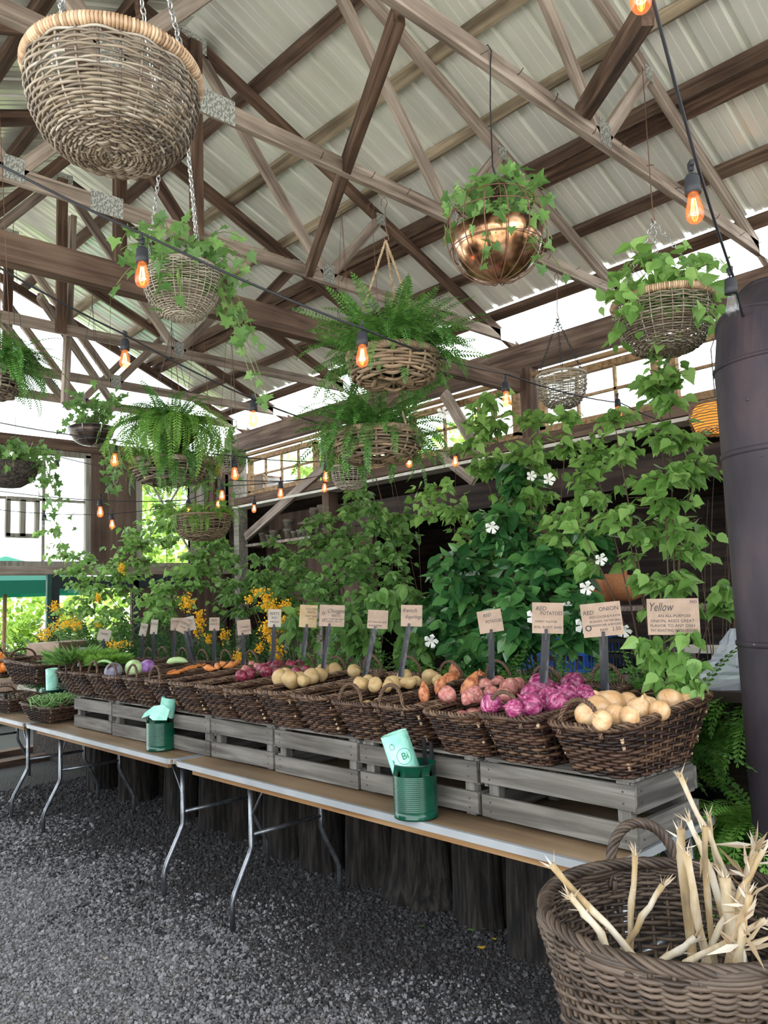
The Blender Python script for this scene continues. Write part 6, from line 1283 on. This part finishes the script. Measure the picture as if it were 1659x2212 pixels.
crate_plastic((5.2, 3.55, 0.98), (0.5, 0.75, 0.26), M['bluecrate'], 'bright blue slotted plastic crate behind the red potato sign')
crate_plastic((5.2, 2.75, 0.98), (0.45, 0.6, 0.24), M['blackcrate'], 'black slotted plastic crate right of the blue one')
crate_plastic((5.25, 2.0, 0.98), (0.45, 0.6, 0.22), M['blackcrate'], 'black slotted plastic crate behind the Yellow onion sign')
wb = tag(MB().box((0, 0, 0), (0.25, 0.42, 0.035)).box((0.0, 0.15, -0.05), (0.2, 0.04, 0.09)).build('white_bracket', M['white_ledge']), 'white metal handled tray beyond the Yellow onion sign', 'tray'); wb.location = at(1530, 1402, X=4.9)
for i, (px, py, s) in enumerate(((1310, 1275, .14), (1345, 1268, .15), (1280, 1290, .12))):
    q = at(px, py, X=5.3); veg('pumpkin', 'terracotta_globe', 'orange-brown round pot behind the leaves in the lean-to, '+['middle', 'right', 'left'][i]+' of three', 'pot', 'terracotta', (q.x, q.y, q.z), s, None, (0.2*i, 0.1, 0), i)
tag(MB().box((0, 0, 0), (0.5, 1.3, 0.03)).build('globe_shelf', M['timber_x']), 'shelf board under the round orange-brown pots in the lean-to', 'shelf').location = (5.35, 2.75, at(1310, 1300, X=5.3).z-0.05)
mb = MB(); cc = np.array(at(1590, 1425, D=3.3)); n_, m_ = 18, 16; V = np.zeros((n_, m_, 3))
for i in range(n_):
    u = i/(n_-1)
    for j in range(m_):
        a = 2*PI*j/m_; rr = (0.012+0.15*(1-u)**0.9)*(1+0.16*math.sin(5*a+u*6)+0.1*math.sin(9*a-u*9)+random.uniform(-0.12, 0.12)); V[i, j] = (rr*math.cos(a), rr*math.sin(a), -0.11+0.24*u)
mb.grid(V); o = mb.build('plastic_bag', M['plasticbag'], None); o.location = cc; tag(o, 'crumpled clear plastic bag beside the stovepipe', 'bag')
st = tag(MB().box((0, 0, -0.02), (0.4, 0.4, 0.04)).box((0, 0, -0.5), (0.12, 0.12, 1.0)).build('plant_stand', M['darkwall']), 'dark wooden stand carrying the crumpled plastic bag', 'stand'); st.location = (cc[0], cc[1], cc[2]-0.11)
# bare twigs by the stovepipe
mb = MB(); b0 = np.array([3.9, 1.75, ZBED])
for px, py in ((1590, 1160), (1600, 1200), (1560, 1010), (1545, 985), (1585, 1120), (1530, 1080), (1605, 1250), (1570, 1180), (1500, 1120)): mb.tube(bez((0, 0, 0), np.array(at(px, py, X=4.0))-b0, rng.normal(0, .05, 3), 9), np.linspace(.004, .0012, 9), 4)
o = mb.build('bare_branches', M['bark_twig']); o.location = b0; tag(o, 'bare grey-brown twigs fanning up beside the stovepipe', 'branches')
mb = MB(); b0 = np.array([3.9, 3.6, ZBED])
for px, py in ((700, 850), (722, 760), (820, 830), (845, 1010), (905, 1080), (985, 990), (715, 600)): mb.tube(bez((0, 0, 0), np.array(at(px, py, X=3.95))-b0, rng.normal(0, .08, 3), 9), np.linspace(.005, .0014, 9), 4)
o = mb.build('bare_branches', M['bark_twig']); o.location = b0; tag(o, 'long thin bare stems rising past the central fern baskets', 'branches')

# ------------------------------------------------------------------ left end: low baskets, limes, umbrella outside
vb = {i: b for i, b in enumerate(base)}; index_kids()
def lowbasket(c, rz, lab, sc=(1.0, 1.2, 0.62)): return dup(base[0], c, (0, 0, rz), lab, scale=sc)
lowbasket((2.33, 6.05, 0.755), PI/2+0.15, 'low willow basket of green garlic scapes on the table at left', (0.72, 1.3, 0.60))
lowbasket((2.35, 6.95, 0.755), PI/2+0.1, 'low willow basket cut off by the left edge behind the scapes', (0.72, 1.3, 0.60))
for i, (px, py, sc_) in enumerate(((92, 1500, 1.0), (15, 1488, 1.0))):
    q = at(px, py, D=6.6+i*0.8); dup(base[1], (q.x, q.y, 0.962), (0, 0, PI/2+0.2), ['wide dark willow basket in front of the kraft box at the far left', 'dark willow basket at the left edge holding orange squash'][i], scale=(0.85, 1.6, 0.95))
crate(6.0, 6.62, 'grey crate under the wide dark basket at far left', xf=2.75, depth=0.4); crate(6.64, 7.26, 'grey crate beneath the lime sign at the left edge', xf=2.75, depth=0.4)
mb = MB()
for k in range(60):
    a = rng.uniform(0, 2*PI); r0 = rng.uniform(0.04, 0.11); cx, cy = rng.uniform(-0.1, 0.1), rng.uniform(-0.05, 0.05); mb.tube([(cx+r0*math.cos(a+x), cy+r0*0.7*math.sin(a+x), 0.03*math.sin(x*2)+rng.uniform(0, .05)) for x in np.linspace(0, rng.uniform(3, 6), 12)], 0.0035, 4)
o = mb.build('garlic_scapes', M['green_bean'], None, smooth=True); o.location = (2.31, 6.05, 0.865); tag(o, 'tangle of thin curled green garlic scapes in the low basket at left', 'scapes', kind='stuff')
C3 = (2.44, 6.42, 0.742); can(C3, 'small-looking dark green can behind the scape basket at far left'); q = at(99, 1468, D=6.2)
roll('bag_roll', (2.44, 6.42, 0.79), (2.42, 6.40, 1.10), 0.045, 'upright mint bag roll in the far left can, spiral end showing')
mb = MB(); mb.box((0, 0, 0.24), (0.03, 0.03, 0.48)); mb.box((0.03, 0, 0.46), (0.03, 0.12, 0.12)); o = mb.build('sign_post', M['blackpaint']); o.location = (2.53, 6.12, 0.742); tag(o, 'black angled sign post beside the far left bag roll', 'sign post')
q = at(14, 1480, D=6.9); t = thing('lime_sign', 'kraft LIMES sign at the left edge above the low baskets', 'sign', (q.x, q.y, 0.742)); az = math.atan2(q.y, q.x)-PI/2
o = MB().box((0, 0, 0), (0.17, 0.003, 0.12)).build('card', M['kraft'], t); o.location = (0, 0, q.z-0.742); o.rotation_euler = (0, 0, az); lettering('LIMES', 0.055, M['ink'], o, (-0.02, -0.002, 0.0)); MB().box((0, 0, (q.z-0.8)/2), (0.02, 0.008, q.z-0.8)).build('stake', M['blackpaint'], t)
o = MB().box((0, 0, 0.09), (0.55, 0.36, 0.18)).build('kraft_box', M['kraft']); o.location = (3.0, 7.65, 1.08); o.rotation_euler = (0, 0, 0.5); tag(o, 'open brown cardboard box at the far left behind the baskets', 'box')
for i, (px, py, s) in enumerate(((18, 1436, .075), (2, 1440, .07), (-6, 1425, .09))):
    veg('pumpkin', 'orange_squash', 'orange squash at the left edge, '+['nearest the kraft box', 'partly behind its neighbour', 'highest of the three'][i], 'squash', 'orange_veg', at(px, py, D=7.2), s, None, (0.5, 0.2*i, 0), i)
def umbrella():
    c = at(11, 1258, Y=12.2); gz = -0.11; t = thing('market_umbrella', 'dark green market umbrella with a wooden pole outside at left', 'umbrella', (c.x, c.y, gz)); h = c.z-gz
    MB().tube([(0, 0, 0), (0, 0, h+0.25)], 0.028, 10).build('pole', M['umb_pole'], t, smooth=True); n = 8; r = 1.35; V = [[], [], []]
    for k in range(n): a = k*2*PI/n+0.3; V[0].append((0.02*math.cos(a), 0.02*math.sin(a), h+0.38)); V[1].append((r*math.cos(a), r*math.sin(a), h-0.02)); V[2].append((r*math.cos(a), r*math.sin(a), h-0.20))
    MB().grid(np.array(V)).build('canopy', M['umbrella'], t)
    for k in range(n): a = k*2*PI/n+0.3; MB().tube([(0.03*math.cos(a), 0.03*math.sin(a), h-0.12), (r*0.55*math.cos(a), r*0.55*math.sin(a), h+0.13)], 0.009, 5).build('rib', M['umb_pole'], t)
    MB().lathe([(0.05, h-0.16), (0.05, h-0.10), (0.028, h-0.10)], 12).build('hub', M['umb_pole'], t)
umbrella()
# sunlit hedge, distant trees and produce crates outside
def hedge(name, lab, c, rad, n, ls, mat='leaf_out', trunk=True):
    t = thing(name, lab, 'tree', (c[0], c[1], -0.11)); q = rng.normal(0, 1, (n, 3)); q /= np.linalg.norm(q, axis=1)[:, None]; q *= rng.uniform(0.75, 1.0, n)[:, None]**0.5; lump = 1+0.18*np.sin(q[:, 0:1]*5+c[0])*np.cos(q[:, 2:3]*6+c[1])
    pos = q*rad*lump+np.array([0, 0, c[2]+0.11]); leaves('foliage', 'oval', pos, rng.normal(0, 1, (n, 3)), q+rng.normal(0, .5, (n, 3)), ls*rng.uniform(.6, 1.3, n), M[mat], t)
    MB().tube([(0, 0, 0), (0.05, 0, c[2])], [0.09, 0.05], 7).build('trunk', M['bark_twig'], t)
hedge('sunlit_shrub', 'bright sunlit hedge seen under the green umbrella', (3.6, 15.2, 1.1), np.array([2.2, 1.0, 1.3]), 5200, 0.15)
hedge('sunlit_shrub', 'bright sunlit hedge beyond the dark door frame at left', (7.4, 14.0, 1.1), np.array([2.2, 1.0, 1.3]), 5200, 0.14)
hedge('sunlit_tree', 'pale tree outside the window with crossed bars', (9.0, 15.5, 3.2), np.array([1.9, 1.4, 1.5]), 4200, 0.15)
hedge('sunlit_tree', 'pale tree outside the far right clerestory windows', (10.5, 11.0, 4.4), np.array([1.2, 2.5, 1.3]), 2600, 0.16)
hedge('sunlit_shrub', 'low sunlit bush behind the pale produce boxes outside', (1.2, 16.0, 0.8), np.array([1.8, 1.0, 1.1]), 3200, 0.15)
ot = tag(MB().box((0, 0, 0.42), (1.8, 0.7, 0.04)).box((-0.8, 0, 0.2), (0.05, 0.6, 0.4)).box((0.8, 0, 0.2), (0.05, 0.6, 0.4)).build('display_table', M['timber_x']), 'low table outside carrying pale boxes in the sun', 'table'); ot.location = (4.5, 12.0, -0.1)
for i, (dx, m_, s) in enumerate(((-0.75, 'mint', 1), (-0.4, 'white_ledge', 1), (-0.05, 'mint', 1), (0.3, 'mint', 0.9), (0.65, 'white_ledge', 1))):
    o = MB().box((0, 0, 0.11*s), (0.3, 0.4, 0.22*s)).box((0, 0, 0.22*s), (0.32, 0.42, 0.02)).build('produce_box', M[m_]); o.location = (4.5+dx, 12.0, 0.34); tag(o, 'pale produce box on the sunny table outside, '+['leftmost', 'second from the left', 'in the middle', 'shorter, right of the middle', 'rightmost'][i], 'box')
o = MB().lathe([(0, 0), (0.11, 0), (0.15, 0.2), (0.16, 0.2), (0.16, 0.24), (0, 0.22)], 20).build('terracotta_pot', M['terracotta'], None, smooth=True); o.location = (4.35, 12.05, 0.58); tag(o, 'orange terracotta pot outside atop the pale boxes', 'pot')
for i, y in enumerate((8.6, 9.2, 9.9, 10.6)):
    o = MB().box((0, 0, 0.05), (3.4, 0.16, 0.10)).build('railway_sleeper', M['dark_x']); o.location = (2.0, y, -0.04 if y < 9.3 else -0.11); o.rotation_euler = (0, 0, 0.1); tag(o, 'dark ground timber in the sunlight beyond the tables, %s' % ['nearest', 'second', 'third', 'farthest'][i], 'timber')
mb = MB(); mb.bar((-0.15, 0, 0), (0.16, 0, 0.72), 0.06, 0.025, up=(0, 1, 0)); mb.bar((0.15, 0.03, 0), (-0.16, 0.03, 0.72), 0.06, 0.025, up=(0, 1, 0)); o = mb.build('trestle_leg', M['crate_z']); o.location = (2.25, 8.6, 0); tag(o, 'crossed wooden trestle under the far left table', 'trestle')
# litter on the gravel
for i, (px, py, s, m_, l) in enumerate(((1040, 2050, .035, 'goldenrod', 'orange-yellow fallen leaf on the gravel in front of the corn basket'), (1068, 2030, .022, 'goldenrod', 'small yellow petal on the dark gravel'), (1045, 2008, .05, 'leaf_mid', 'fallen green leaf on the dark gravel'), (910, 2003, .03, 'leaf_mid', 'little green leaf lying alone on the gravel'), (1020, 2012, .04, 'leaf_mid', 'green leaf beside the larger fallen one'), (225, 2073, .022, 'husk', 'pale scrap on the gravel at lower left'))):
    p = at(px, py, Z=0.016); o = leaves('fallen_leaf', 'oval', [(0, 0, 0), (0.006, 0.004, 0.002)], [(1, 0.3, 0.2), (-.3, 1, 0.1)], [(0.2, 0, 1), (0, .3, 1)], [s, s*0.7], M[m_]); o.location = p; tag(o, l, 'leaf')
for i, (px, py) in enumerate(((1165, 2070), (1180, 2115), (1190, 2190), (1175, 2180))):
    p = at(px, py, Z=0.0); shrubc = fern('weed_sprig', 'green weed sprig growing at the foot of the corn basket tub, '+['highest', 'second', 'lowest', 'leftmost'][i], 'weed', (float(at(px, py, D=1.95).x), float(at(px, py, D=1.95).y), 0.0), 9, 0.30, 0.035, M['leaf_ivy'], elev=(0.9, 1.5), kap=(0.2, 1.4), rad=0.03, pairs=8)
